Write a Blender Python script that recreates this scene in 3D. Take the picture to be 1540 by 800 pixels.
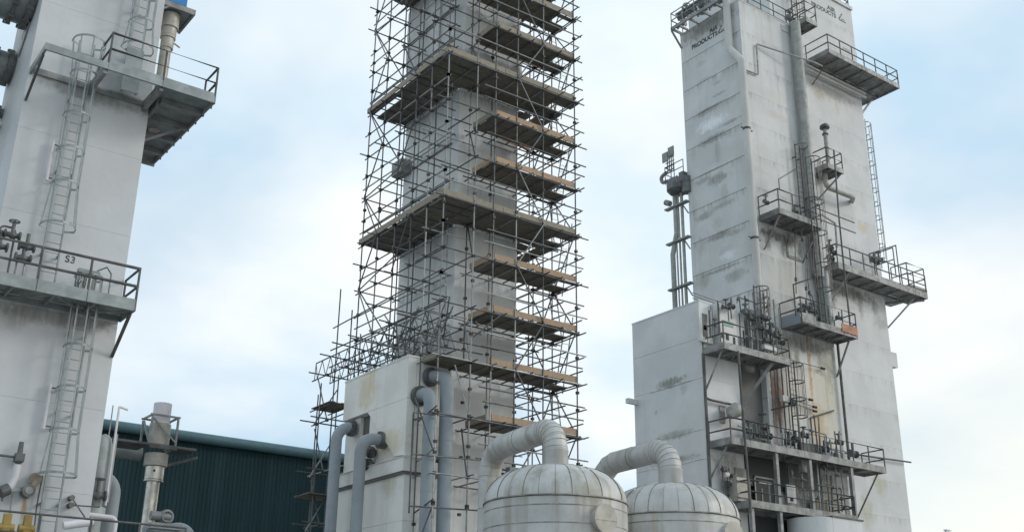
import bpy, bmesh, math, random
from math import radians as RAD, sin, cos, pi
from mathutils import Vector as V, Matrix
random.seed(7)
rnd = random.uniform

# ------------------------------------------------------------------ scene, camera, light
for o in list(bpy.data.objects):
    bpy.data.objects.remove(o)
S = bpy.context.scene
COL = S.collection
PITCH, ROLL, YAW, FPX = RAD(21.073), RAD(0.684), RAD(36.263), 1661.0
CAM = V((0, 0, 1.6))
_f = V((0, cos(PITCH), sin(PITCH))); _u = V((0, -sin(PITCH), cos(PITCH))); _r = V((1, 0, 0))
_r, _u = cos(ROLL) * _r + sin(ROLL) * _u, -sin(ROLL) * _r + cos(ROLL) * _u
_rot = Matrix(((cos(YAW), sin(YAW), 0), (-sin(YAW), cos(YAW), 0), (0, 0, 1)))
FW, UP, RT = _rot @ _f, _rot @ _u, _rot @ _r
cd = bpy.data.cameras.new('camera'); co = bpy.data.objects.new('camera', cd); COL.objects.link(co)
cd.sensor_width = 36; cd.sensor_fit = 'HORIZONTAL'; cd.lens = FPX / 1540 * 36
cd.clip_start = .1; cd.clip_end = 5000
m = Matrix((RT, UP, -FW)).transposed().to_4x4(); m.translation = CAM
co.matrix_world = m
S.camera = co
S.render.resolution_x, S.render.resolution_y = 1024, 531
S.view_settings.view_transform = 'Standard'; S.view_settings.look = 'None'
S.view_settings.exposure = 0.13; S.view_settings.gamma = 1.0

SUN_EL, SUN_AZ = RAD(27), RAD(128)
W = bpy.data.worlds.new('World'); S.world = W; W.use_nodes = True
nt = W.node_tree; nt.nodes.clear()
def wn(t, **k):
    n = nt.nodes.new(t)
    for a, b in k.items(): setattr(n, a, b)
    return n
sky = wn('ShaderNodeTexSky', sky_type='NISHITA', sun_disc=False, sun_elevation=SUN_EL, sun_rotation=SUN_AZ)
sky.air_density = 1.0; sky.dust_density = 1.5; sky.ozone_density = 1.0
tc = wn('ShaderNodeTexCoord'); sp = wn('ShaderNodeSeparateXYZ'); nt.links.new(tc.outputs['Generated'], sp.inputs[0])
zc = wn('ShaderNodeMath', operation='MAXIMUM'); nt.links.new(sp.outputs[2], zc.inputs[0]); zc.inputs[1].default_value = 0.0
za = wn('ShaderNodeMath', operation='ADD'); nt.links.new(zc.outputs[0], za.inputs[0]); za.inputs[1].default_value = .32
dv = wn('ShaderNodeVectorMath', operation='DIVIDE'); cb = wn('ShaderNodeCombineXYZ')
for i in range(3): nt.links.new(za.outputs[0], cb.inputs[i])
nt.links.new(tc.outputs['Generated'], dv.inputs[0]); nt.links.new(cb.outputs[0], dv.inputs[1])
n1 = wn('ShaderNodeTexNoise'); n1.inputs['Scale'].default_value = 1.101; n1.inputs['Detail'].default_value = 7; n1.inputs['Roughness'].default_value = .52
n1.inputs['Distortion'].default_value = .35
mpn = wn('ShaderNodeMapping'); mpn.inputs['Location'].default_value = (28.964, 13.085, 5.640)
nt.links.new(dv.outputs[0], mpn.inputs[0]); nt.links.new(mpn.outputs[0], n1.inputs['Vector'])
cr = wn('ShaderNodeValToRGB'); cr.color_ramp.elements[0].position = .33; cr.color_ramp.elements[1].position = .62
cr.color_ramp.elements[0].color = (.70, .70, .70, 1); cr.color_ramp.elements[1].color = (1, 1, 1, 1)
nt.links.new(n1.outputs[0], cr.inputs[0])
n2 = wn('ShaderNodeTexNoise'); n2.inputs['Scale'].default_value = 1.51; n2.inputs['Detail'].default_value = 5
nt.links.new(mpn.outputs[0], n2.inputs['Vector'])
cc = wn('ShaderNodeValToRGB'); cc.color_ramp.elements[0].position = .44; cc.color_ramp.elements[1].position = .66
cc.color_ramp.elements[0].color = (4.2, 5.7, 6.85, 1); cc.color_ramp.elements[1].color = (7.4, 7.6, 7.6, 1)
nt.links.new(n2.outputs[0], cc.inputs[0])
dt = wn('ShaderNodeVectorMath', operation='DOT_PRODUCT'); nt.links.new(tc.outputs['Generated'], dt.inputs[0])
dt.inputs[1].default_value = (sin(SUN_AZ), cos(SUN_AZ), .0)
wr = wn('ShaderNodeMapRange'); wr.interpolation_type = 'SMOOTHSTEP'; wr.inputs[1].default_value = .0; wr.inputs[2].default_value = .5; nt.links.new(dt.outputs['Value'], wr.inputs[0])
we = wn('ShaderNodeMapRange'); we.interpolation_type = 'SMOOTHSTEP'; we.inputs[1].default_value = .42; we.inputs[2].default_value = .10; nt.links.new(sp.outputs[2], we.inputs[0])
wm = wn('ShaderNodeMath', operation='MULTIPLY'); nt.links.new(wr.outputs[0], wm.inputs[0]); nt.links.new(we.outputs[0], wm.inputs[1])
cw = wn('ShaderNodeMix', data_type='RGBA'); nt.links.new(wm.outputs[0], cw.inputs[0]); nt.links.new(cc.outputs[0], cw.inputs[6]); cw.inputs[7].default_value = (8.6, 8.3, 7.3, 1)
mxs = wn('ShaderNodeMix', data_type='RGBA')
nt.links.new(cr.outputs[0], mxs.inputs[0]); nt.links.new(sky.outputs[0], mxs.inputs[6]); nt.links.new(cw.outputs[2], mxs.inputs[7])
bg = wn('ShaderNodeBackground'); bg.inputs[1].default_value = .13
nt.links.new(mxs.outputs[2], bg.inputs[0])
wo = wn('ShaderNodeOutputWorld'); nt.links.new(bg.outputs[0], wo.inputs[0])

sd = bpy.data.lights.new('sun', 'SUN'); so = bpy.data.objects.new('sun', sd); COL.objects.link(so)
sd.energy = .8; sd.angle = RAD(12); sd.color = (1, .95, .88)
sdir = V((sin(SUN_AZ) * cos(SUN_EL), cos(SUN_AZ) * cos(SUN_EL), sin(SUN_EL)))
so.rotation_euler = sdir.to_track_quat('Z', 'Y').to_euler()

# ------------------------------------------------------------------ survey helpers: a sight line of the photograph met with a known plane
def sight(x, y): return FW + RT * ((x - 770) / FPX) - UP * ((y - 400) / FPX)
def onX(x, y, c): d = sight(x, y); return CAM + d * (c / d.x)
def onY(x, y, c): d = sight(x, y); return CAM + d * (c / d.y)
def onZ(x, y, c): d = sight(x, y); return CAM + d * ((c - CAM.z) / d.z)

# ------------------------------------------------------------------ materials
class Mat:
    def __init__(s, name):
        s.m = bpy.data.materials.new(name); s.m.use_nodes = True
        s.t = s.m.node_tree; s.b = s.t.nodes['Principled BSDF']
        s.pos = s.t.nodes.new('ShaderNodeNewGeometry').outputs['Position']
    def n(s, t, **k):
        n = s.t.nodes.new(t)
        for a, b in k.items(): setattr(n, a, b)
        return n
    def lk(s, a, b): s.t.links.new(a, b)
    def mapped(s, scale, loc=(0, 0, 0)):
        n = s.n('ShaderNodeMapping'); n.inputs['Scale'].default_value = scale; n.inputs['Location'].default_value = loc
        s.lk(s.pos, n.inputs[0]); return n.outputs[0]
    def noise(s, scale=1, detail=5, vec=None, rough=.55, dist=0):
        n = s.n('ShaderNodeTexNoise'); n.inputs['Scale'].default_value = scale; n.inputs['Detail'].default_value = detail
        n.inputs['Roughness'].default_value = rough; n.inputs['Distortion'].default_value = dist
        s.lk(vec if vec is not None else s.pos, n.inputs['Vector']); return n.outputs[0]
    def ramp(s, x, a, b, lo=0., hi=1.):
        n = s.n('ShaderNodeMapRange'); n.interpolation_type = 'SMOOTHSTEP'
        n.inputs[1].default_value = a; n.inputs[2].default_value = b; n.inputs[3].default_value = lo; n.inputs[4].default_value = hi
        s.lk(x, n.inputs[0]); return n.outputs[0]
    def math(s, op, a, b=None):
        n = s.n('ShaderNodeMath', operation=op)
        for i, q in enumerate((a, b)):
            if q is None: continue
            if isinstance(q, (int, float)): n.inputs[i].default_value = q
            else: s.lk(q, n.inputs[i])
        return n.outputs[0]
    def mix(s, f, a, b):
        n = s.n('ShaderNodeMix', data_type='RGBA')
        for i, q in ((0, f), (6, a), (7, b)):
            if isinstance(q, (int, float)): n.inputs[i].default_value = q
            elif isinstance(q, tuple): n.inputs[i].default_value = (*q, 1)
            else: s.lk(q, n.inputs[i])
        return n.outputs[2]
    def xyz(s):
        n = s.n('ShaderNodeSeparateXYZ'); s.lk(s.pos, n.inputs[0]); return n.outputs
    def rand(s):
        return s.n('ShaderNodeObjectInfo').outputs['Random']
    def done(s, col, rough=.6, metal=0., bump=None, bs=.2, bd=.02):
        if isinstance(col, tuple): s.b.inputs['Base Color'].default_value = (*col, 1)
        else: s.lk(col, s.b.inputs['Base Color'])
        if isinstance(rough, float): s.b.inputs['Roughness'].default_value = rough
        else: s.lk(rough, s.b.inputs['Roughness'])
        s.b.inputs['Metallic'].default_value = metal
        if bump is not None:
            n = s.n('ShaderNodeBump'); n.inputs['Strength'].default_value = bs; n.inputs['Distance'].default_value = bd
            s.lk(bump, n.inputs['Height']); s.lk(n.outputs[0], s.b.inputs['Normal'])
        return s.m

def wall_mat(name, base=(.72, .71, .69), dirt=(.30, .27, .22), amt=.35, seam=None, seam_amt=.5, seam_len=.3, stains=(), blotch=.12):
    """painted steel panel: big tone drift, vertical runs of grime, dirt hanging under each seam, stains of their own"""
    k = Mat(name)
    tone = k.noise(.45, 4)
    col = k.mix(k.ramp(tone, .35, .68), tuple(c * (1 - blotch) for c in base), tuple(min(.86, c * 1.05) for c in base))
    runs = k.noise(1, 6, k.mapped((2.6, 2.6, .11)), .62)
    fine = k.noise(1, 5, k.mapped((9, 9, .5)), .6)
    f = k.math('MULTIPLY', k.ramp(runs, .5, .78), k.ramp(fine, .3, .7, .4, 1))
    spots = k.ramp(k.noise(3.2, 7, rough=.65), .58, .8)
    f = k.math('MAXIMUM', f, k.math('MULTIPLY', spots, .7))
    col = k.mix(k.math('MULTIPLY', f, amt), col, dirt)
    if seam:
        z0, p = seam
        t = k.math('FRACT', k.math('DIVIDE', k.math('SUBTRACT', z0, k.xyz()[2]), p))
        under = k.math('MULTIPLY', k.ramp(t, 0.0, seam_len, 1, 0), k.ramp(k.noise(1, 7, k.mapped((3.2, 3.2, .16)), .68), .44, .64))
        col = k.mix(k.math('MULTIPLY', under, seam_amt), col, dirt)
    for c, rad, colr, a in stains:
        d = k.n('ShaderNodeVectorMath', operation='SUBTRACT'); wob = k.n('ShaderNodeVectorMath', operation='ADD')
        nn = k.n('ShaderNodeTexNoise'); nn.inputs['Scale'].default_value = 1.3 / max(.25, min(rad)); nn.inputs['Detail'].default_value = 6; nn.inputs['Roughness'].default_value = .65
        k.lk(k.pos, nn.inputs['Vector'])
        sc = k.n('ShaderNodeVectorMath', operation='MULTIPLY_ADD')
        k.lk(nn.outputs[1], sc.inputs[0]); sc.inputs[1].default_value = tuple(r * 1.7 for r in rad); sc.inputs[2].default_value = tuple(-r * .85 for r in rad)
        k.lk(k.pos, wob.inputs[0]); k.lk(sc.outputs[0], wob.inputs[1])
        k.lk(wob.outputs[0], d.inputs[0]); d.inputs[1].default_value = c
        e = k.n('ShaderNodeVectorMath', operation='DIVIDE'); k.lk(d.outputs[0], e.inputs[0]); e.inputs[1].default_value = rad
        ln = k.n('ShaderNodeVectorMath', operation='LENGTH'); k.lk(e.outputs[0], ln.inputs[0])
        msk = k.math('MULTIPLY', k.ramp(ln.outputs['Value'], .3, 1.05, 1, 0), k.ramp(fine, .25, .65, .55, 1))
        col = k.mix(k.math('MULTIPLY', msk, a), col, colr)
    return k.done(col, .62, 0, k.noise(.7, 4), .6, .06)

def metal_mat(name, base, metal=.3, rough=.5, var=.3, rust=0., rustc=(.16, .07, .03), objvar=0.):
    k = Mat(name)
    a = tuple(c * (1 - var) for c in base); b = tuple(min(.9, c * (1 + var)) for c in base)
    col = k.mix(k.ramp(k.noise(2.3, 6), .3, .7), a, b)
    if objvar:
        col = k.mix(k.math('MULTIPLY', k.rand(), objvar), col, tuple(min(.9, c * 2.1) for c in base))
    if rust: col = k.mix(k.math('MULTIPLY', k.ramp(k.noise(5.5, 7, rough=.65), .52, .7), rust), col, rustc)
    return k.done(col, k.ramp(k.noise(6, 4), .3, .7, rough - .1, rough + .12), metal)

def wood_mat(name, base, dark, objvar=.5):
    k = Mat(name)
    g = k.noise(1, 6, k.mapped((6, 6, 6)), .7)
    col = k.mix(k.ramp(g, .3, .72), dark, base)
    col = k.mix(k.math('MULTIPLY', k.rand(), objvar), col, dark)
    return k.done(col, .85)

GRIME = (.17, .155, .13)
def rgb(*a): return tuple(a)
M = {}
M['steel_white_left'] = wall_mat('painted steel white left', (.60, .61, .62), (.36, .36, .34), .18, blotch=.06,
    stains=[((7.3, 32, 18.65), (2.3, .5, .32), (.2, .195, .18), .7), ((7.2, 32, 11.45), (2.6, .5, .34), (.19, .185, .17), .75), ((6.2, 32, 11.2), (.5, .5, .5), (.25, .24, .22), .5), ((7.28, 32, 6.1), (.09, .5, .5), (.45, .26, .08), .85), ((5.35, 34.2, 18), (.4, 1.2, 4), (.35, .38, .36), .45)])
M['steel_white_mid'] = wall_mat('painted steel white centre', (.74, .75, .74), (.25, .24, .22), .5, seam=(30.4, 2.), seam_amt=.35, blotch=.15)
M['annex_white'] = wall_mat('painted steel cream', (.77, .76, .72), (.50, .40, .24), .35, blotch=.1,
    stains=[((19.25, 35.2, 12.0), (.5, .9, .9), (.62, .50, .28), .75), ((19.3, 33.4, 9.7), (.5, 1.5, .7), (.62, .5, .28), .6), ((19.3, 33.3, 8.2), (.5, .8, .6), (.5, .43, .28), .55), ((20.6, 32.3, 10), (1.2, .5, 2.4), (.5, .43, .3), .35)])
aw = [((42.45, 38.4, 38.6), (.4, 2.6, .7), GRIME, .85)]
DK, BR, GN = (.17, .165, .145), (.30, .255, .18), (.26, .26, .235)
for y, z, ry, rz, c, a in ((38.6, 31.2, 1.5, .30, DK, .75), (37.2, 31.7, 1.0, .16, DK, .6), (38.3, 30.3, .35, .9, DK, .6), (38.9, 29.25, 2.0, .10, BR, .7), (38.4, 28.6, 1.0, .42, DK, .7), (39.6, 28.9, .8, .22, DK, .5), (38.0, 27.6, .35, .7, GN, .7),
        (39.6, 26.7, .9, .3, DK, .65), (38.2, 26.9, 1.3, .22, DK, .5), (38.7, 26.0, .5, .5, GN, .5), (39.9, 25.0, .5, .75, BR, .75), (38.6, 25.2, 1.3, .28, DK, .7), (37.4, 25.0, .8, .2, BR, .6), (38.2, 24.1, .6, .55, GN, .55),
        (39.9, 23.0, .7, .6, BR, .6), (38.6, 23.2, 2.0, .14, DK, .7), (37.6, 22.6, 1.0, .45, GN, .7), (40.2, 30.9, .35, .5, BR, .5), (40.3, 27.2, .3, 1.4, BR, .35), (38.0, 34.6, .5, .12, DK, .4), (38.8, 33.25, 1.6, .10, DK, .8), (37.9, 33.8, .7, .12, DK, .5), (39.0, 35.2, .7, .18, GN, .4), (39.2, 36.4, .5, .25, GN, .35)):
    aw.append(((42.45, y, z), (.6, ry, rz), c, a * (.5 if rz > ry * .9 else 1)))
aw += [((42.45, 38.6, 32.2), (.5, 1.5, .5), (.86, .88, .90), 1.0), ((42.45, 39.0, 33.1), (.5, 1.2, .22), (.2, .19, .17), .6), ((42.45, 38.0, 23.9), (.5, .8, .3), (.82, .84, .86), .8),
       ((45.0, 36, 32.4), (1.6, .5, .35), (.52, .47, .38), .55), ((44.9, 36, 33.6), (1.3, .5, .7), (.55, .52, .45), .35), ((44.5, 36, 24.75), (2.3, .5, .5), (.07, .068, .06), .95), ((43.4, 36, 24.2), (.35, .5, .6), (.16, .15, .13), .8), ((44.6, 36, 24.1), (.3, .5, .7), (.16, .15, .13), .8), ((45.9, 36, 24.3), (.4, .5, .5), (.18, .17, .14), .8), ((44.4, 36, 22.2), (2.0, .5, 1.6), (.58, .54, .44), .5),
       ((45.95, 36, 17.6), (.17, .5, 3.4), (.40, .17, .04), 1.0), ((46.3, 36, 14.6), (.75, .5, 1.5), (.46, .24, .07), .85), ((43.3, 36, 15.6), (.5, .5, 2.8), (.20, .075, .03), 1.0),
       ((45.9, 36, 18.9), (2.9, .5, .6), (.09, .085, .07), .95), ((46.9, 36, 18.0), (.4, .5, 1.0), (.2, .19, .13), .75), ((45.0, 36, 18.1), (.3, .5, .8), (.2, .18, .12), .75), ((46.6, 36, 15.6), (2.0, .5, 3.4), (.64, .54, .36), .6), ((44.2, 36, 16.4), (.9, .5, 3.0), (.6, .52, .38), .6), ((45.1, 36, 16.2), (.10, .5, 2.4), (.42, .26, .12), .6), ((47.2, 36, 16.8), (.12, .5, 2.2), (.45, .33, .16), .55), ((42.9, 36, 15.2), (.25, .5, 3), (.20, .09, .04), .9), ((44.2, 36, 11.4), (3.6, .5, 1.5), (.07, .065, .055), .9), ((46.8, 36, 10.8), (1.6, .5, 1.6), (.22, .19, .14), .8), ((43.6, 36, 18.2), (1.6, .5, 1.3), (.12, .11, .09), .8), ((45.2, 36, 20.6), (3, .5, .9), (.2, .19, .16), .6), ((43.9, 36, 35.2), (.12, .5, 3), (.5, .48, .42), .35), ((46.1, 36, 29.5), (.2, .5, 3.4), (.45, .43, .36), .4), ((45.8, 36, 27), (1.2, .5, 1.4), (.5, .48, .42), .4), ((43.2, 36, 28.4), (.9, .5, .25), (.45, .42, .36), .4), ((47.6, 36, 18.0), (.5, .5, 2.2), (.3, .29, .17), .6)]  # black patches behind the lower platforms mix painted shade with grime
M['tower_a'] = wall_mat('painted steel weathered', (.62, .625, .615), GRIME, .32, seam=(37.13, 1.96), seam_amt=.5, blotch=.1, stains=aw)
bs_ = [((52.3, 37.6, 37.3), (3.6, .5, .55), (.25, .24, .2), .75), ((51.3, 37.6, 36.7), (.9, .5, .45), (.45, .38, .25), .7), ((53, 37.6, 36.4), (.25, .5, .9), (.5, .45, .33), .6), ((54.3, 37.6, 28.4), (.7, .5, .5), (.55, .45, .25), .7),
       ((51.8, 37.6, 23.75), (4.0, .5, .55), (.09, .085, .075), .95), ((50.6, 37.6, 23.0), (.5, .5, .8), (.16, .155, .13), .8), ((53.2, 37.6, 23.1), (.35, .5, .9), (.2, .19, .16), .7), ((54.6, 37.6, 23.2), (.4, .5, .6), (.2, .19, .16), .7), ((55.0, 37.6, 22.4), (.9, .5, .5), (.3, .29, .24), .6), ((53.2, 37.6, 12.6), (.8, .5, .8), (.40, .40, .26), .7), ((51.8, 37.6, 11.0), (.7, .5, 1.3), (.42, .41, .28), .6),
       ((49.9, 37.6, 12.2), (1.2, .5, 1.2), (.2, .19, .16), .7), ((54.6, 37.6, 29.9), (.5, .5, .5), (.5, .46, .38), .4)]
M['tower_b'] = wall_mat('painted steel pale weathered', (.625, .63, .625), (.34, .32, .27), .24, seam=(38.9, 2.0), seam_amt=.38, blotch=.08, stains=bs_)
M['annex_right'] = wall_mat('painted steel pale grey', (.67, .68, .68), (.28, .28, .24), .22, blotch=.08,
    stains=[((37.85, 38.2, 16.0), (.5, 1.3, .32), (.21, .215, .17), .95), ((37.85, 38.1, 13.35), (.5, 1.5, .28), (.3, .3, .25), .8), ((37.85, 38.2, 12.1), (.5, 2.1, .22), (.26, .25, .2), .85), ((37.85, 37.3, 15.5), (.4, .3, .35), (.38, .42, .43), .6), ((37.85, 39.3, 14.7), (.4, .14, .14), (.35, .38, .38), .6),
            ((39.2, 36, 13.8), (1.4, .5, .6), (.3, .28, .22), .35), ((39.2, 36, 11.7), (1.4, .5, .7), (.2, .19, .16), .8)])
M['joint'] = Mat('joint dark').done((.14, .14, .13), .8)
M['galv'] = metal_mat('galvanised steel', (.30, .33, .33), .35, .5, .18, .12, (.14, .13, .11))
M['galv_dark'] = metal_mat('weathered dark steel', (.115, .115, .11), .25, .6, .3, .45, (.10, .065, .04))
M['beam_grey'] = metal_mat('weathered grey steel', (.27, .275, .265), .2, .6, .25, .4, (.13, .11, .085))
M['deck_grey'] = metal_mat('floor plate', (.30, .305, .295), .2, .65, .25, .35, (.12, .10, .08))
k = Mat('scaffold tube')
c0 = k.mix(k.ramp(k.noise(2.3, 6), .3, .7), (.075, .078, .08), (.14, .145, .15))
c0 = k.mix(k.ramp(k.rand(), .45, 1.0), c0, (.36, .37, .37))
c0 = k.mix(k.math('MULTIPLY', k.ramp(k.noise(6.5, 7, rough=.7), .52, .66), .75), c0, (.10, .055, .032))
M['tube'] = k.done(c0, k.ramp(k.noise(6, 4), .3, .7, .38, .6), .4)
M['coupler'] = metal_mat('coupler steel', (.06, .058, .055), .4, .6, .3, .5)
M['board'] = wood_mat('old scaffold board', (.25, .22, .18), (.14, .125, .10), .65)
M['toe_old'] = wood_mat('weathered toe board', (.40, .34, .26), (.26, .23, .18), .6)
M['toe_new'] = wood_mat('fresh toe board', (.52, .36, .22), (.36, .26, .18), .7)
M['roll'] = wall_mat('white insulation roll', (.80, .80, .79), (.5, .5, .48), .2)
M['sheeting'] = wall_mat('plastic sheeting', (.66, .66, .65), (.3, .3, .28), .45, blotch=.18)
M['pipe_blue'] = wall_mat('blue grey painted pipe', (.31, .35, .375), (.17, .165, .15), .6, blotch=.16)
M['pipe_grey'] = metal_mat('grey painted pipe', (.36, .365, .34), .1, .6, .18, .5, (.17, .15, .12))
M['pipe_white'] = wall_mat('white painted pipe', (.58, .57, .54), (.3, .28, .23), .5)
M['duct'] = metal_mat('grey duct', (.24, .26, .26), .3, .5, .15, .2)
M['flange'] = metal_mat('flange steel', (.14, .15, .15), .3, .6, .3, .5)
M['stainless'] = metal_mat('stainless steel', (.55, .52, .47), .75, .38, .2, .15, (.25, .22, .18))
M['beige_pipe'] = metal_mat('beige lagging', (.44, .42, .37), .2, .55, .12, .3, (.22, .2, .16))
M['cap_white'] = wall_mat('cap white', (.74, .72, .735), (.4, .4, .4), .15)
M['blue'] = Mat('blue paint').done((.03, .23, .55), .5)
M['yellow'] = metal_mat('yellow paint', (.34, .235, .06), 0, .55, .15, .2)
M['orange'] = metal_mat('orange paint', (.42, .19, .10), 0, .6, .25, .5, (.3, .26, .22))
M['recess'] = wall_mat('grime and recess shade', (.13, .135, .13), (.04, .04, .037), .8, blotch=.3)  # dark base carries the shade of the gap beside the annex
M['black'] = Mat('black lettering').done((.035, .04, .04), .7)
def letter_mat(name, c, worn, a):
    k = Mat(name); return k.done(k.mix(k.math('MULTIPLY', k.ramp(k.noise(5, 7, rough=.7), .5, .68), a), c, worn), .7)
M['letter'] = letter_mat('worn black lettering', (.045, .05, .05), (.42, .42, .41), .75)
M['dark_letter'] = letter_mat('faded green grey lettering', (.08, .12, .11), (.5, .5, .49), .8)
M['silencer'] = metal_mat('pale grey shell', (.40, .43, .42), .05, .5, .12, .25, (.25, .24, .22))
M['green_print'] = Mat('green print').done((.30, .47, .40), .7)
M['cabinet'] = wall_mat('cabinet white', (.70, .70, .68), (.22, .21, .19), .6)
M['lamp_glass'] = Mat('lamp glass').done((.5, .53, .52), .2)
k = Mat('aluminium lagging')
runs = k.noise(1, 6, k.mapped((2.2, 2.2, .25)), .6)
c0 = k.mix(k.ramp(k.noise(1.1, 5), .3, .7), (.47, .465, .45), (.60, .595, .58))
c0 = k.mix(k.math('MULTIPLY', k.ramp(runs, .46, .7), .75), c0, (.33, .30, .235))
c0 = k.mix(k.math('MULTIPLY', k.ramp(k.noise(1, 6, k.mapped((4, 4, .3), (3, 1, 7)), .6), .55, .75), .6), c0, (.45, .37, .22))
c0 = k.mix(k.math('MULTIPLY', k.ramp(k.noise(7, 6, rough=.65), .58, .75), .4), c0, (.20, .19, .16))
M['lagging'] = k.done(c0, k.ramp(k.noise(3, 4), .3, .7, .5, .68), .2, k.noise(1.4, 4), .6, .05)
M['lag_seam'] = metal_mat('lagging seam', (.31, .30, .27), .3, .6, .4, .4)
k = Mat('green cladding')
c0 = k.mix(k.ramp(k.noise(1, 5, k.mapped((1.2, 1.2, .12))), .35, .7), (.010, .034, .040), (.020, .050, .058))
k.b.inputs['Specular IOR Level'].default_value = .25
M['green'] = k.done(c0, .75)
M['green_light'] = metal_mat('teal gutter', (.075, .155, .175), .05, .5, .12, .1)
k = Mat('ground')
c0 = k.mix(k.ramp(k.noise(.4, 8), .3, .7), (.24, .23, .215), (.34, .33, .31))
M['ground'] = k.done(c0, .9)

# ------------------------------------------------------------------ geometry helpers
class G:
    def __init__(s): s.v = []; s.f = []
    def add(s, vs, fs):
        b = len(s.v); s.v += [tuple(v) for v in vs]; s.f += [tuple(b + i for i in f) for f in fs]; return s
    def box(s, x0, x1, y0, y1, z0, z1):
        return s.add([(x, y, z) for x in (x0, x1) for y in (y0, y1) for z in (z0, z1)],
                     [(0, 1, 3, 2), (4, 6, 7, 5), (0, 4, 5, 1), (2, 3, 7, 6), (0, 2, 6, 4), (1, 5, 7, 3)])
    def bar(s, p, q, w, h, up=V((0, 0, 1))):
        p, q = V(p), V(q); d = (q - p).normalized()
        a = d.cross(up)
        if a.length < 1e-4: a = d.cross(V((0, 1, 0)))
        a.normalize(); b = a.cross(d).normalized(); a = a * w / 2; b = b * h / 2
        vs = [e + i * a + j * b for e in (p, q) for i, j in ((-1, -1), (1, -1), (1, 1), (-1, 1))]
        return s.add(vs, [(0, 1, 2, 3), (4, 7, 6, 5), (0, 4, 5, 1), (1, 5, 6, 2), (2, 6, 7, 3), (3, 7, 4, 0)])
    def prism(s, pts, d):
        d = V(d); n = len(pts); vs = [V(p) for p in pts] + [V(p) + d for p in pts]
        return s.add(vs, [tuple(range(n)), tuple(range(2 * n - 1, n - 1, -1))] + [(i, (i + 1) % n, n + (i + 1) % n, n + i) for i in range(n)])
    def tube(s, pts, r, n=8, R=0., k=5, radii=None, cap=True):
        pts = [V(p) for p in pts]
        if R: pts = fillet(pts, R, k)
        rs = radii or [r] * len(pts)
        d0 = (pts[1] - pts[0]).normalized()
        a = d0.cross(V((0, 0, 1)))
        if a.length < 1e-3: a = V((1, 0, 0)) - d0 * d0.x
        a.normalize(); rings = []
        for i, p in enumerate(pts):
            if i == 0: d = d0
            elif i == len(pts) - 1: d = (pts[i] - pts[i - 1]).normalized()
            else: d = ((pts[i] - pts[i - 1]).normalized() + (pts[i + 1] - pts[i]).normalized()).normalized()
            a = (a - d * a.dot(d)).normalized(); b = d.cross(a)
            sc = 1.
            if 0 < i < len(pts) - 1:
                c = max(.35, (pts[i + 1] - pts[i]).normalized().dot(d)); sc = 1 / c if not R else 1
            rings.append([p + (a * cos(t) + b * sin(t)) * rs[i] * (sc if not R else 1) for t in (2 * pi * j / n for j in range(n))])
        vs = [v for rg in rings for v in rg]
        fs = [(i * n + j, i * n + (j + 1) % n, (i + 1) * n + (j + 1) % n, (i + 1) * n + j) for i in range(len(pts) - 1) for j in range(n)]
        if cap: fs += [tuple(range(n - 1, -1, -1)), tuple((len(pts) - 1) * n + j for j in range(n))]
        return s.add(vs, fs)
    def cyl(s, p, q, r, n=12, r2=None): return s.tube([p, q], r, n, radii=[r, r2 if r2 is not None else r])
    def lathe(s, cx, cy, prof, n=40):
        vs = []; fs = []
        for r, z in prof: vs += [(cx + r * cos(2 * pi * j / n), cy + r * sin(2 * pi * j / n), z) for j in range(n)]
        for i in range(len(prof) - 1): fs += [(i * n + j, i * n + (j + 1) % n, (i + 1) * n + (j + 1) % n, (i + 1) * n + j) for j in range(n)]
        return s.add(vs, fs)
    def torus(s, c, R, r, axis=V((0, 0, 1)), n=16, k=6):
        c = V(c); ax = V(axis).normalized(); a = ax.orthogonal().normalized(); b = ax.cross(a); vs = []; fs = []
        for i in range(n):
            t = 2 * pi * i / n; e = a * cos(t) + b * sin(t)
            for j in range(k):
                u = 2 * pi * j / k; vs.append(c + e * (R + r * cos(u)) + ax * (r * sin(u)))
        for i in range(n):
            for j in range(k): fs.append((i * k + j, ((i + 1) % n) * k + j, ((i + 1) % n) * k + (j + 1) % k, i * k + (j + 1) % k))
        return s.add(vs, fs)

def fillet(pts, R, k=5):
    out = [pts[0]]
    for i in range(1, len(pts) - 1):
        p, a, b = pts[i], pts[i - 1], pts[i + 1]
        u = (a - p); v = (b - p); lu, lv = u.length, v.length; u.normalize(); v.normalize()
        ang = u.angle(v)
        if ang > pi - .03: out.append(p); continue
        t = min(R / math.tan(ang / 2), lu * .49 if i > 1 else lu * .95, lv * .49 if i < len(pts) - 2 else lv * .95); r = t * math.tan(ang / 2)
        c = p + (u + v).normalized() * (r / sin(ang / 2))
        s0 = p + u * t - c; s1 = p + v * t - c; full = s0.angle(s1); axis = s0.cross(s1).normalized()
        for j in range(k + 1): out.append(c + Matrix.Rotation(full * j / k, 3, axis) @ s0)
    out.append(pts[-1]); return out

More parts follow.
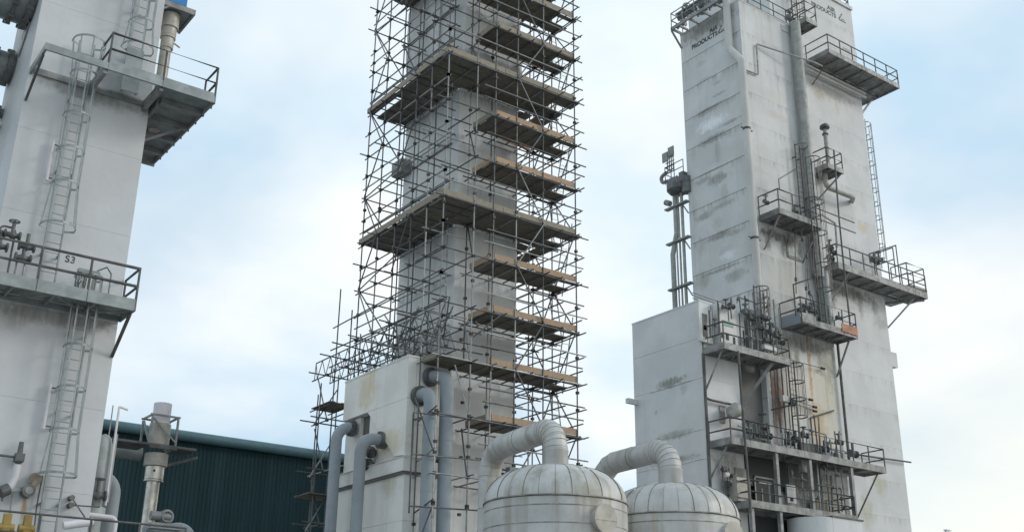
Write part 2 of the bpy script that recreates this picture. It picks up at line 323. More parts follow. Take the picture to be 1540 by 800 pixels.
def rootloc(o):
    while o.parent is not None: o = o.parent
    return o.location
def meshof(name, g, mat, off=V((0, 0, 0)), smooth=False):
    me = bpy.data.meshes.new(name)
    me.from_pydata([tuple(V(v) - off) for v in g.v], [], g.f)
    bm = bmesh.new(); bm.from_mesh(me); bmesh.ops.recalc_face_normals(bm, faces=bm.faces); bm.to_mesh(me); bm.free()
    if smooth:
        me.polygons.foreach_set('use_smooth', [True] * len(me.polygons)); me.set_sharp_from_angle(angle=RAD(38))
    me.materials.append(M[mat] if isinstance(mat, str) else mat); return me
def obj(name, g, mat, parent=None, smooth=False, loc=None):
    off = rootloc(parent) if parent else (V(loc) if loc is not None else V((0, 0, 0)))
    o = bpy.data.objects.new(name, meshof(name, g, mat, off, smooth)); COL.objects.link(o)
    if parent: o.parent = parent
    elif loc is not None: o.location = loc
    return o
def tag(o, label, cat, group=None):
    o['label'] = label; o['category'] = cat
    if group: o['group'] = group
    return o
def thing(name, label, cat, loc, group=None):
    o = bpy.data.objects.new(name, None); COL.objects.link(o); o.location = V(loc); o.empty_display_size = .2
    return tag(o, label, cat, group)
def single(name, g, mat, label, cat, loc, smooth=False, group=None):
    return tag(obj(name, g, mat, None, smooth, loc), label, cat, group)
_rod = {}
def rod(name, p, q, r, mat, parent, n=7):
    """a straight tube that shares one unit mesh with its likes"""
    key = (r, n, mat)
    if key not in _rod: _rod[key] = meshof('tube', G().cyl((0, 0, 0), (0, 0, 1), r, n), mat, smooth=True)
    o = bpy.data.objects.new(name, _rod[key]); COL.objects.link(o); o.parent = parent
    p, q = V(p), V(q); d = q - p
    o.matrix_local = Matrix.Translation(p - rootloc(parent)) @ d.to_track_quat('Z', 'X').to_matrix().to_4x4() @ Matrix.Diagonal((1, 1, d.length, 1))
    return o
def slab(name, x0, x1, y0, y1, z0, z1, mat, parent): return obj(name, G().box(x0, x1, y0, y1, z0, z1), mat, parent)
def kind(o, k): o['kind'] = k; return o

# ------------------------------------------------------------------ ground
g = G().box(-2500, 2500, -2500, 2500, -.5, 0)
kind(obj('ground', g, 'ground'), 'structure')

# ------------------------------------------------------------------ reusable builders
def panelled(name, label, x0, x1, y0, y1, z0, z1, mat, zs, jw=.012, gap=.03, faces='WSEN', cols=None, jS=.008):
    """tower with a dark core and separate wall panels hung on its four sides; joints at the heights zs"""
    t = thing(name, label, 'tower', (x0, y0, z0))
    slab('core', x0 + gap, x1 - gap, y0 + gap, y1 - gap, z0, z1 - .02, 'joint', t)
    lv = [z0] + [z for z in sorted(zs) if z0 < z < z1] + [z1]
    for a, b in zip(lv[:-1], lv[1:]):
        b2 = b - (jw if b < z1 else 0)
        bS = b - (jS if b < z1 else 0)
        if 'W' in faces: slab('wall_panel', x0, x0 + gap, y0 + gap + .002, y1 - gap - .002, a, b2, mat, t)
        if 'E' in faces: slab('wall_panel', x1 - gap, x1, y0 + gap + .002, y1 - gap - .002, a, b2, mat, t)
        if 'S' in faces:
            cs = [x0] + (cols or []) + [x1]
            for c, d in zip(cs[:-1], cs[1:]): slab('wall_panel', c, d - (jS if d < x1 else 0), y0, y0 + gap, a, bS, mat, t)
        if 'N' in faces: slab('wall_panel', x0, x1, y1 - gap, y1, a, bS, mat, t)
    slab('roof', x0 - .02, x1 + .02, y0 - .02, y1 + .02, z1 - .02, z1 + .05, mat, t)
    return t

def handrail(t, pts, z, mat='galv', h=1.1, r=.034, step=1.25, mid=.5, posts=True, close=True):
    """posts, top rail and mid rail along a run of points; z is the floor"""
    P = [V((p[0], p[1], z)) for p in pts]
    for zz in (h, h * mid): obj('top_rail' if zz == h else 'mid_rail', G().tube([p + V((0, 0, zz)) for p in P], r, 7), mat, t, True)
    if posts:
        done = set()
        for a, b in zip(P[:-1], P[1:]):
            n = max(1, round((b - a).length / step))
            for i in range(n + 1):
                q = a.lerp(b, i / n); key = (round(q.x, 2), round(q.y, 2))
                if key in done: continue
                done.add(key); rod('post', q - V((0, 0, .2)), q + V((0, 0, h)), r * 1.05, mat, t)

def platform(label, x0, x1, yf, yb, z, mat='beam_grey', rail='galv_dark', sides='WSE', group=None, deck='deck_grey', brace=1., joists=4, toe=.13, h=1.1, xbrace=True, beam=.2, wl=None):
    """steel access platform hung on a wall at yb: z is the underside of its edge beams"""
    t = thing('access_platform', label, 'platform', ((x0 + x1) / 2, yb, z), group)
    zt = z + beam
    slab('edge_beam', x0, x1, yf, yf + .06, z, zt + toe, mat, t)
    slab('edge_beam', x0, x0 + .06, yf + .062, yb, z, zt + toe, mat, t)
    slab('edge_beam', x1 - .06, x1, yf + .062, yb, z, zt + toe, mat, t)
    slab('back_beam', x0 + .062, x1 - .062, yb - .07, yb - .002, z, zt - .03, mat, t)
    n = max(1, round((x1 - x0) / 1.1))
    for i in range(n):
        a = x0 + .065 + (x1 - x0 - .13) * i / n; b = x0 + .065 + (x1 - x0 - .13) * (i + 1) / n - .008
        slab('floor_plate', a, b, yf + .065, yb - .075, zt - .025, zt, deck, t)
    for i in range(1, joists + 1):
        x = x0 + (x1 - x0) * i / (joists + 1)
        slab('joist', x - .03, x + .03, yf + .063, yb - .075, z + .03, zt - .03, mat, t)
    if xbrace:
        for i in range(joists + 1):
            a = x0 + (x1 - x0) * i / (joists + 1) + .05; b = x0 + (x1 - x0) * (i + 1) / (joists + 1) - .05
            p, q = ((a, yf + .1, z + .03), (b, yb - .1, z + .03)) if i % 2 else ((a, yb - .1, z + .03), (b, yf + .1, z + .03))
            obj('cross_brace', G().bar(p, q, .05, .04), mat, t)
    run = []
    if 'W' in sides: run.append((x0 + .03, yb if wl is None else wl))
    if 'S' in sides or 'W' in sides: run.append((x0 + .03, yf + .03))
    if 'S' in sides: run.append((x1 - .03, yf + .03))
    if 'E' in sides: run.append((x1 - .03, yb))
    handrail(t, run, zt, rail, h)
    if brace:
        for x in (x0 + .2, x1 - .2): obj('bracket', G().bar((x, yf + .15, z), (x, yb - .02, z - brace), .07, .07), mat, t)
    return t

def ladder(label, x0, x1, y, z0, z1, hoops=(), mat='galv', flare=(), out=.68, group=None, side='S', rung=.3, back=None):
    """caged ladder standing off a wall; 'S' faces -Y"""
    t = thing('caged_ladder' if hoops else 'ladder', label, 'ladder', ((x0 + x1) / 2, y, z0), group)
    for x in (x0, x1): obj('stile', G().box(x - .02, x + .02, y - .035, y + .035, z0, z1), mat, t)
    n = int((z1 - z0) / rung)
    for i in range(n): rod('rung', (x0, y, z0 + .15 + i * rung), (x1, y, z0 + .15 + i * rung), .013, mat, t, 6)
    if hoops:
        c = (x0 + x1) / 2; w = .37; bars = {i: [] for i in range(5)}
        for z in hoops:
            fl = 1.3 if z in flare else 1.
            pts = [V((x0, y, z)), V((c - w * fl, y - .1 * fl, z))]
            for i in range(9):
                a = pi + pi * i / 8; pts.append(V((c + w * fl * cos(a), y - out + .37 + w * sin(a) * fl, z)))
            pts += [V((c + w * fl, y - .1 * fl, z)), V((x1, y, z))]
            gg = G()
            for p, q in zip(pts[:-1], pts[1:]): gg.bar(p, q, .016, .06)
            obj('hoop', gg, mat, t)
            for i in range(5):
                a = pi + pi * i / 4; bars[i].append(V((c + w * fl * cos(a), y - out + .37 + w * fl * sin(a), z)))
        for i in range(5):
            if len(bars[i]) < 2: continue
            gg = G()
            for p, q in zip(bars[i][:-1], bars[i][1:]): gg.bar(p, q, .04, .012, V((0, 1, 0)))
            obj('cage_bar', gg, mat, t)
    if back:
        for z in back:
            for x in (x0, x1): obj('stand_off', G().box(x - .03, x + .03, y + .036, y + .25, z - .03, z + .03), mat, t)
    return t

def pipe(name, label, pts, r, mat, cat='pipe', R=None, n=14, flanges=(), group=None, fl_mat=None, bands=0):
    """a pipe run with rounded bends; flanges are (point, direction, radius, thickness)"""
    t = thing(name, label, cat, pts[0], group)
    obj('pipe_run', G().tube(pts, r, n, R=R if R is not None else r * 2.2, k=7), mat, t, True)
    for p, d, fr, th in flanges:
        p, d = V(p), V(d).normalized()
        gg = G().cyl(p - d * th / 2, p + d * th / 2, fr, 20)
        a = d.orthogonal().normalized(); b = d.cross(a)
        for i in range(12):
            e = (a * cos(pi * i / 6) + b * sin(pi * i / 6)) * (fr - (fr - r) * .4)
            gg.cyl(p + e - d * (th / 2 + .03), p + e + d * (th / 2 + .03), fr * .07, 6)
        obj('flange', gg, fl_mat or 'flange', t, True)
    if bands:
        a, b = V(pts[-2]), V(pts[-1]); d = (b - a).normalized(); n_ = int((b - a).length / bands)
        for i in range(1, n_ + 1):
            c = a + d * (bands * i); obj('weld_band', G().cyl(c - d * .025, c + d * .025, r + .008, n), mat, t, True)
    return t

def valve(label, p, s=1., mat='flange', group=None, d=(1, 0, 0), wheel=True, wmat='flange'):
    p = V(p); d = V(d).normalized()
    t = thing('valve', label, 'valve', p, group)
    obj('body', G().tube([p - d * .16 * s, p - d * .06 * s, p, p + d * .06 * s, p + d * .16 * s], .08 * s, 10, radii=[.06 * s, .07 * s, .11 * s, .07 * s, .06 * s]), mat, t, True)
    for e in (-.17, .17): obj('flange', G().cyl(p + d * (e - .02) * s, p + d * (e + .02) * s, .12 * s, 12), mat, t, True)
    obj('bonnet', G().cyl(p + V((0, 0, .06 * s)), p + V((0, 0, .34 * s)), .045 * s, 8), mat, t, True)
    if wheel: obj('handwheel', G().torus(p + V((0, 0, .36 * s)), .12 * s, .016 * s, n=14).bar(p + V((-.12 * s, 0, .36 * s)), p + V((.12 * s, 0, .36 * s)), .02 * s, .02 * s).bar(p + V((0, -.12 * s, .36 * s)), p + V((0, .12 * s, .36 * s)), .02 * s, .02 * s), wmat, t, True)
    return t

def lettering(parent, text, size, origin, right, up, mat, depth=.004, bold=.0, align='LEFT', width=1.0):
    c = bpy.data.curves.new('lettering', 'FONT'); c.body = text; c.size = size; c.extrude = depth; c.offset = bold; c.align_x = align; c.space_character = width
    tmp = bpy.data.objects.new('lettering', c); COL.objects.link(tmp)
    bpy.context.view_layer.update()
    me = bpy.data.meshes.new_from_object(tmp.evaluated_get(bpy.context.evaluated_depsgraph_get()))
    bpy.data.objects.remove(tmp); bpy.data.curves.remove(c)
    right, up = V(right), V(up); n = right.cross(up)
    mt = Matrix((right, up, n)).transposed().to_4x4(); mt.translation = V(origin) - rootloc(parent)
    me.transform(mt); me.materials.clear(); me.materials.append(M[mat])
    o = bpy.data.objects.new('lettering', me); COL.objects.link(o); o.parent = parent
    return o

# ================================================================== LEFT: white tower with three platforms
lt = panelled('insulated_tower', 'tall plain white steel clad tower at the left edge, marked S3', 5.35, 9.04, 32, 35.55, 0, 26, 'steel_white_left', [4.2, 6.6, 9.0, 11.6, 14.4, 17.0, 18.95, 21.4, 23.8], jw=.006, jS=.005)
lettering(lt, 'S3', .30, (7.27, 31.995, 13.17), (1, 0, 0), (0, 0, 1), 'letter', bold=.004, width=1.1)

# top platform: open bay, grating bay, plated wing that runs back along the east side
t = thing('access_platform', 'grey steel platform high on the left white tower, wing jutting out to the right', 'platform', (8, 32, 18.8))
zb = 18.79
slab('edge_beam', 5.38, 10.56, 30.3, 30.37, zb, zb + .22, 'galv', t)
slab('edge_beam', 5.38, 5.45, 30.372, 31.995, zb, zb + .22, 'galv', t)
slab('edge_beam', 10.49, 10.56, 30.372, 35.7, zb, zb + .22, 'beam_grey', t)
slab('toe_plate', 7.2, 10.56, 30.31, 30.318, zb + .222, zb + .34, 'galv', t)
slab('toe_plate', 7.2, 7.21, 30.32, 31.5, zb + .222, zb + .34, 'galv', t)
slab('wall_beam', 5.5, 9.04, 31.92, 31.996, zb + .02, zb + .22, 'beam_grey', t)
for x in (7.15, 8.86): slab('main_beam', x - .06, x + .06, 30.372, 31.995, zb - .12, zb + .2, 'beam_grey', t)
slab('main_beam', 9.06, 9.16, 31.4, 35.7, zb - .16, zb + .2, 'beam_grey', t)
for y in (31.35, 32.6, 33.75, 34.9): slab('joist', 9.17, 10.485, y - .09, y + .09, zb - .02, zb + .16, 'beam_grey', t)
for y0, y1 in ((30.38, 31.345), (31.35, 32.595), (32.6, 33.745), (33.75, 34.895), (34.9, 35.7)): slab('floor_plate', 8.93, 10.488, y0, y1, zb + .17, zb + .195, 'galv', t)
g = G()
for i in range(53): g.box(7.22 + i * .03, 7.2235 + i * .03, 30.4, 31.9, zb + .176, zb + .195)
for i in range(26): g.box(7.22, 8.79, 30.43 + i * .057, 30.434 + i * .057, zb + .186, zb + .194)
kind(obj('grating', g, 'galv', t), 'stuff')
slab('end_beam', 9.1, 10.55, 35.71, 35.78, zb - .1, zb + .2, 'beam_grey', t)
obj('bracket', G().bar((5.42, 30.6, zb - .03), (5.42, 31.98, 17.88), .07, .07), 'galv_dark', t)
obj('bracket', G().bar((10.3, 32.6, zb - .02), (9.06, 32.6, 17.9), .07, .07), 'beam_grey', t)
g = G()
for i in range(8): g.bar((10.57, 30.7 + i * .65, zb + .02), (10.60, 30.7 + i * .65, zb + .02), .06, .06)
kind(obj('bolt_lug', g, 'galv_dark', t), 'stuff')
handrail(t, [(7.19, 31.4), (7.19, 30.33), (10.53, 30.33), (10.53, 31.35)], 18.96, 'galv_dark', 1.1, .032, 1.62)

ladder('caged grey ladder under the top platform, left of the S3 sign', 6.58, 7.03, 31.72, 11.9, 20.25, (20.1, 18.98, 17.55, 16.4, 15.3, 13.95), flare=(20.1, 13.95), back=(13.2, 15.8, 18.2))
ladder('caged grey ladder below the S3 platform', 7.66, 8.12, 31.72, 5.3, 12.75, (12.65, 10.55, 9.35, 8.15, 6.95), flare=(6.95,), back=(6.2, 8.7, 11))
ladder('caged grey ladder rising out of frame above the top platform', 8.03, 8.48, 31.72, 19.0, 26, (20.45, 21.4, 22.5, 23.6, 24.8), flare=(20.45,), back=(20, 22))
single('guard_plate', G().box(7.98, 8.52, 31.62, 31.67, 19.0, 20.55), 'galv', 'flat grey guard plate behind the foot of the top ladder', 'plate', (8.2, 31.65, 19))
for i, (x, z0, z1, lab) in enumerate(((6.36, 15.45, 16.75, 'slim white level gauge tube beside the upper caged ladder'), (7.41, 8.2, 9.5, 'slim cream level gauge tube beside the lower caged ladder'))):
    q = thing('gauge_tube', lab, 'gauge', (x, 31.85, z0))
    obj('tube', G().cyl((x, 31.82, z0), (x, 31.82, z1), .045, 10), 'cap_white', q, True)
    for z in (z0 + .1, z1 - .12): obj('arm', G().cyl((x, 31.82, z), (x + .28, 31.82, z), .02, 6).cyl((x + .26, 31.82, z), (x + .26, 32, z), .03, 6), 'galv_dark', q, True)

# S3 platform
t = platform('grey steel platform with handrail below the S3 sign', 3.6, 9.12, 30.7, 31.995, 11.69, 'galv', 'galv_dark', 'SE', joists=4, brace=0, toe=.15)
obj('bracket', G().bar((9.05, 30.95, 11.66), (9.0, 31.99, 10.6), .08, .08), 'galv_dark', t)
g = G()
p = onY(111, 390, 31.2)
q = thing('instrument_stand', 'small grey instrument stand with cables under the S3 sign', 'instrument', (7.6, 31.3, 11.9))
obj('tray', G().box(7.5, 8.1, 31.15, 31.35, 12.66, 12.78), 'galv', q)
for x in (7.55, 7.72, 7.98): rod('post', (x, 31.25, 11.9), (x, 31.25, 12.66), .03, 'galv', q)
for i in range(4): obj('cable', G().tube([(7.58 + i * .07, 31.2, 12.66), (7.6 + i * .05, 31.16, 12.5), (7.48 + i * .09, 31.2, 12.3), (7.52 + i * .06, 31.25, 11.95)], .016, 6), 'flange', q, True)
obj('hoop', G().tube([(8.05, 31.3, 11.9), (8.05, 31.3, 12.85), (8.25, 31.1, 12.95), (8.45, 31.3, 12.85), (8.45, 31.3, 11.9)], .02, 6), 'galv', q, True)
for i, (x, z) in enumerate(((5.62, 13.35), (6.05, 13.1), (5.35, 12.95), (6.0, 12.75))):
    valve('dark valve cluster at the left end of the S3 platform', (x, 31.3, z), 1.15, 'flange', 'valves on the S3 platform', d=(1, 0, 0), wheel=i % 2 == 0)
pipe('small_pipe', 'thin looping dark pipe above the left end of the S3 rail', [(5.3, 31.4, 12.4), (5.3, 31.4, 13.6), (5.7, 31.4, 13.6), (5.7, 31.4, 12.2)], .03, 'flange', R=.12, n=8)
pipe('small_pipe', 'thin upright pipe left of the ladder on the S3 platform', [(5.9, 31.5, 11.9), (5.9, 31.5, 12.9), (6.12, 31.5, 12.9), (6.12, 31.5, 11.9)], .028, 'galv', R=.1, n=8)

# bottom platform with valves, only its rail in view
t = thing('access_platform', 'lowest dark railed platform at the foot of the left tower, with yellow valves', 'platform', (7, 31.9, 4.5))
slab('floor_plate', 3.5, 11.2, 30.4, 31.99, 4.56, 4.6, 'deck_grey', t)
slab('edge_beam', 3.5, 11.2, 30.3, 30.39, 4.4, 4.75, 'galv', t)
handrail(t, [(3.5, 30.34), (11.2, 30.34)], 4.62, 'galv_dark', 1.1, .03, 1.25, .55)
for i, (px, py) in enumerate(((9, 790), (40, 792))):
    p = onY(px, py, 31.0); q = thing('actuator', ('yellow valve actuator at the far left of the lowest rail', 'yellow valve actuator just left of the lower ladder foot')[i], 'actuator', p)
    obj('housing', G().cyl(p - V((.2, 0, .05)), p + V((.2, 0, -.05)), .11, 12).box(p.x - .09, p.x + .09, p.y - .1, p.y + .1, p.z - .35, p.z + .3), 'yellow', q, True)
    obj('stem', G().cyl(p - V((0, 0, .8)), p + V((0, 0, .25)), .05, 8), 'flange', q, True)
    obj('flange', G().cyl(p - V((0, 0, .45)), p - V((0, 0, .38)), .18, 14), 'flange', q, True)
# wall mounted gear above the lower rail
p = onY(12, 735, 31.75)
q = thing('relief_valve', 'dark relief valve with frosted white elbow on the left tower wall', 'valve', p)
obj('inlet', G().cyl(p + V((-.9, 0, .86)), p + V((.12, 0, .86)), .035, 8), 'flange', q, True)
obj('spring_housing', G().cyl(p + V((.14, 0, .7)), p + V((.14, 0, 1.28)), .085, 12, .06).box(p.x + .03, p.x + .26, p.y - .12, p.y + .12, p.z + .74, p.z + .96), 'flange', q, True)
obj('elbow', G().tube([p + V((.14, 0, .66)), p + V((.13, 0, .3)), p + V((.05, -.02, .06)), p + V((-.12, -.05, -.06))], .1, 12, R=.15), 'cap_white', q, True)
obj('mouth', G().cyl(p + V((.0, -.04, -.0)), p + V((-.2, -.08, -.12)), .16, 14), 'flange', q, True)
obj('drip_spout', G().cyl(p + V((-.13, -.05, -.15)), p + V((-.1, -.05, -.34)), .04, 8, .02), 'flange', q, True)
p = onY(42, 738, 31.8)
q = thing('transmitter', 'round dark gauge with cream head on the left tower wall, rust run below it', 'gauge', p)
obj('dial', G().cyl(p + V((0, -.12, 0)), p + V((0, .18, 0)), .17, 18), 'flange', q, True)
obj('dial_face', G().cyl(p + V((0, -.135, 0)), p + V((0, -.122, 0)), .1, 18), 'beam_grey', q, True)
obj('head', G().cyl(p + V((.12, -.05, .32)), p + V((.16, .1, .36)), .17, 14).cyl(p + V((.08, 0, .1)), p + V((.14, 0, .3)), .07, 8), 'toe_old', q, True)
obj('impulse_line', G().tube([p + V((-.14, 0, 0)), p + V((-.3, 0, -.05)), p + V((-.36, 0, -.05)), p + V((-.36, 0, -1.2))], .025, 6, R=.1), 'galv', q, True)
single('cable', G().tube([onY(66, 708, 31.9), onY(60, 735, 31.9), onY(55, 762, 31.9), onY(52, 790, 31.9)], .02, 6), 'flange', 'thin hanging cable just left of the lower ladder', 'cable', onY(55, 762, 31.9), True)
for i, (a, b) in enumerate((((108, 748), (128, 778)), ((107, 759), (150, 762)))):
    pa, pb = onY(*a, 31.8), onY(*b, 31.6)
    q = thing('wall_probe', ('thin sloping probe with round end right of the lower ladder', 'thin level probe with round end right of the lower ladder')[i], 'instrument', pa)
    obj('rod', G().cyl(pa, pb, .022, 6), 'flange', q, True)
    obj('head', G().cyl(pa + V((0, -.06, 0)), pa + V((0, .19, 0)), .075, 12), 'flange', q, True)
pipe('lagged_pipe', 'short white lagged pipe behind the lowest rail', [onY(95, 790, 31.3), onY(140, 784, 31.3)], .11, 'cap_white', n=12)

# ducts at the left edge
for nm, lab, y, z, r, fr in (('duct', 'largest grey duct entering the left tower at the top left corner', 33.45, 22.12, .86, 1.0), ('duct', 'second grey duct entering the left tower below the big one', 34.9, 20.3, .5, .62),
                             ('small_pipe', 'upper of two small dark pipes at the left edge', 35.1, 18.75, .16, .25), ('small_pipe', 'lower of two small dark pipes at the left edge', 35.1, 18.2, .11, .18)):
    pipe(nm, lab, [(-3, y, z), (5.34, y, z)], r, 'duct', n=28, flanges=[((5.18, y, z), (1, 0, 0), fr, .14), ((4.75, y, z), (1, 0, 0), fr * .97, .1)], cat='duct' if r > .3 else 'pipe')
single('gusset', G().prism([(5.3, 33.2, 21.2), (5.3, 34.0, 21.2), (5.3, 34.0, 20.3)], (.045, 0, 0)), 'duct', 'dark grey triangular gusset under the largest duct', 'bracket', (5.3, 33.6, 20.6))

# vent pipe behind the tower's right side, blue unit above it
q = thing('vent_pipe', 'pale lagged vent pipe behind the right side of the left tower', 'pipe', (9.74, 33.5, 19))
obj('shaft', G().cyl((9.72, 33.5, 18.9), (9.72, 33.5, 22.2), .185, 20), 'beige_pipe', q, True)
for z0, z1, r in ((22.05, 22.45, .22), (22.45, 22.55, .26), (22.55, 22.85, .26), (22.85, 23.0, .31), (23.0, 23.4, .3)): obj('collar', G().cyl((9.74, 33.5, z0), (9.74, 33.5, z1 - .008), r, 22), 'beige_pipe', q, True)
obj('drain', G().cyl((9.95, 33.4, 22.3), (10.12, 33.3, 22.15), .03, 6), 'beige_pipe', q, True)
q = thing('support_frame', 'small grey square frame carrying the blue unit at the top', 'frame', (9.8, 33.5, 23.6))
slab('deck', 9.2, 10.33, 33.1, 34.5, 23.5, 23.56, 'deck_grey', q)
slab('edge_beam', 9.1, 10.42, 33.0, 33.08, 23.42, 23.62, 'beam_grey', q); slab('edge_beam', 10.34, 10.42, 33.082, 34.5, 23.42, 23.62, 'beam_grey', q)
obj('strut', G().bar((9.1, 33.1, 23.1), (9.6, 33.04, 23.52), .07, .06), 'galv', q); obj('strut', G().bar((10.38, 34.4, 23.5), (9.95, 33.8, 23.1), .07, .06), 'beam_grey', q)
q = thing('blue_unit', 'bright blue casing on the frame above the vent pipe', 'tank', (9.72, 33.7, 23.8))
obj('casing', G().box(9.22, 10.08, 33.0, 33.9, 23.63, 25.6), 'blue', q)

# ------------------------------------------------------------------ between the tower and the green hall
q = thing('vent_silencer', 'tall grey capsule silencer standing against the right side of the left tower', 'silencer', (9.55, 33.3, 4))
obj('shell', G().lathe(9.52, 33.3, [(.001, 8.62), (.1, 8.58), (.19, 8.48), (.235, 8.33), (.24, 8.2), (.24, 6.9), (.18, 6.75), (.18, 6.5), (.3, 6.45), (.3, 6.2), (.22, 6.15), (.22, 3)], 24), 'silencer', q, True)
obj('strip', G().box(9.73, 9.80, 33.0, 33.05, 6.6, 8.6), 'galv', q)
pipe('vent_mast', 'thin pale mast with a bent tip in front of the grey silencer', [(9.72, 33.0, 6.5), (9.72, 33.0, 9.42), (9.98, 33.0, 9.36)], .035, 'cap_white', R=.03, n=8)
pipe('vent_mast', 'thinner straight mast behind the bent one', [(9.62, 33.3, 7.5), (9.62, 33.3, 9.5)], .018, 'galv', n=6)
pipe('elbow_pipe', 'grey pipe elbow turning down beside the silencer', [(9.3, 34.6, 7.55), (10.35, 34.6, 7.55), (10.35, 34.6, 3)], .24, 'pipe_blue', R=.45, n=18)
valve('dark valve at the foot of the silencer', (9.42, 32.9, 6.75), 1.3, 'flange')
pipe('lagged_pipe', 'bent pale lagged pipe below the silencer', [(9.0, 32.6, 6.15), (9.95, 32.6, 6.12), (9.95, 32.6, 4)], .07, 'cap_white', R=.15, n=10)
pipe('round_pipe', 'blue grey pipe bend at the bottom right of the lowest rail', [(12.0, 36.2, 6.25), (12.6, 36.2, 6.35), (13.35, 36.2, 6.5), (13.6, 36.2, 6.0), (13.65, 36.2, 4)], .22, 'pipe_blue', R=.35, n=16)
p = onY(250, 772, 35.5); q = thing('pump_motor', 'small grey motor with round fan end at the foot of the chimney', 'motor', p)
obj('motor_body', G().cyl(p + V((-.5, 0, -.1)), p + V((.15, 0, -.1)), .15, 16), 'duct', q, True)
obj('fan_end', G().cyl(p + V((.0, -.1, -.1)), p + V((.02, .15, -.1)), .23, 18).torus(p + V((0, -.14, -.1)), .17, .03, V((0, 1, 0))), 'duct', q, True)
obj('base', G().box(p.x - .5, p.x + .5, p.y - .2, p.y + .2, p.z - .5, p.z - .32), 'duct', q)

# chimney
CX, CY = 13.36, 40.0
q = thing('chimney', 'steel chimney with white top standing in front of the green hall', 'chimney', (CX, CY, 0))
obj('shaft', G().cyl((CX, CY, 0), (CX, CY, 8.95), .235, 24), 'stainless', q, True)
for i in range(1, 9): obj('band', G().cyl((CX, CY, i * .98), (CX, CY, i * .98 + .025), .241, 24), 'stainless', q, True)
for z0, z1, r in ((8.62, 9.08, .335), (8.55, 8.6, .35)): obj('ring', G().cyl((CX, CY, z0), (CX, CY, z1), r, 28), 'stainless', q, True)
obj('inspection_hole', G().cyl((CX - .12, CY - .33, 8.9), (CX - .12, CY - .28, 8.9), .045, 10), 'black', q, True)
obj('collar', G().cyl((CX, CY, 9.1), (CX, CY, 9.55), .42, 30), 'beige_pipe', q, True)
obj('drum', G().cyl((CX, CY, 9.85), (CX, CY, 10.65), .385, 30), 'beige_pipe', q, True)
obj('cap', G().cyl((CX, CY, 10.652), (CX, CY, 11.42), .325, 30), 'cap_white', q, True)
q = thing('chimney_platform', 'dark walkway and cage frame round the chimney top', 'platform', (CX, CY, 9.7))
for x0, x1 in ((11.2, 12.85), (13.87, 14.6)): slab('walkway', x0, x1, 39.4, 40.7, 9.74, 9.82, 'galv_dark', q)
slab('walkway', 12.85, 13.87, 39.4, 39.52, 9.66, 9.82, 'galv_dark', q)
for x, y in ((12.87, 39.5), (13.83, 39.5), (12.87, 40.5), (13.83, 40.5)): slab('post', x - .035, x + .035, y - .035, y + .035, 9.83, 10.82, 'beam_grey', q)
for a, b in (((12.8, 39.5), (13.9, 39.5)), ((12.8, 40.5), (13.9, 40.5)), ((12.87, 39.56), (12.87, 40.44)), ((13.83, 39.56), (13.83, 40.44))): obj('top_rail', G().bar((*a, 10.88), (*b, 10.88), .055, .07), 'beam_grey', q)
for a, b in (((12.87, 39.5, 10.78), (13.8, 39.46, 9.95)), ((12.87, 40.4, 10.78), (12.87, 39.6, 9.9))): obj('diagonal', G().bar(a, b, .06, .06), 'beam_grey', q)
obj('bracket', G().bar((14.9, 40, 9.62), (13.8, 40, 9.2), .1, .1), 'galv_dark', q)
single('horizontal_duct', G().cyl((10.5, 42.6, 10.05), (13.6, 42.6, 10.0), .28, 20), 'duct', 'dark grey duct running along the green hall behind the silencer', 'duct', (12, 42.6, 10), True)

# green hall
q = thing('green_hall', 'dark green corrugated steel hall with teal gutter behind the chimney', 'building', (18, 50, 0))
x = 8.0
while x < 28.4:
    vs = []; fs = []; n = 5; pr = []
    for i in range(n):
        b = x + i * .2; pr += [(b, 50.0), (b + .06, 50.0), (b + .085, 49.972), (b + .145, 49.972), (b + .17, 50.0)]
    pr.append((x + .998, 50.0))
    vs = [(a, b, z) for z in (0, 12.4) for a, b in pr]; L_ = len(pr)
    fs = [(i, i + 1, L_ + i + 1, L_ + i) for i in range(L_ - 1)]
    obj('cladding_sheet', G().add(vs, fs).box(x, x + .99, 50.02, 50.06, 0, 12.39), 'green', q); x += 1.0
obj('gutter', G().tube([(7.6, 49.75, 12.5), (28.7, 49.75, 12.5)], .24, 14), 'green_light', q, True)
obj('fascia', G().box(7.6, 28.7, 49.7, 49.95, 12.3, 12.62), 'green_light', q)
slab('end_wall', 28.3, 28.4, 50.07, 74, 0, 12.3, 'green', q); slab('end_wall', 8.0, 8.1, 50.07, 74, 0, 12.3, 'green', q); slab('rear_wall', 8.1, 28.3, 73.9, 74, 0, 12.3, 'green', q)
obj('roof', G().prism([(7.7, 49.8, 12.64), (7.7, 62, 13.9), (7.7, 74.2, 12.64)], (20.9, 0, 0)), 'green_light', q)

# ================================================================== CENTRE: scaffolded tower, cream annex, big vessels
mt = panelled('insulated_tower', 'grey white tower wrapped in scaffolding in the centre', 21.5, 24.42, 33.0, 37.2, 0, 31.5, 'steel_white_mid', [2.4 + 2 * i for i in range(14)], jw=.008, cols=[21.78], jS=.006)
for z in (18.43, 24.43, 30.43):      # pale roll of insulation where each big deck meets the tower
    for i in range(7): obj('insulation_roll', G().tube([(21.42, 33.05 + i * .6, z), (21.40, 33.35 + i * .6, z - .02), (21.42, 33.6 + i * .6, z)], .075, 8), 'roll', mt, True)
    for i in range(5): obj('insulation_roll', G().tube([(21.45 + i * .6, 32.93, z), (21.75 + i * .6, 32.91, z - .02), (22.0 + i * .6, 32.93, z)], .075, 8), 'roll', mt, True)
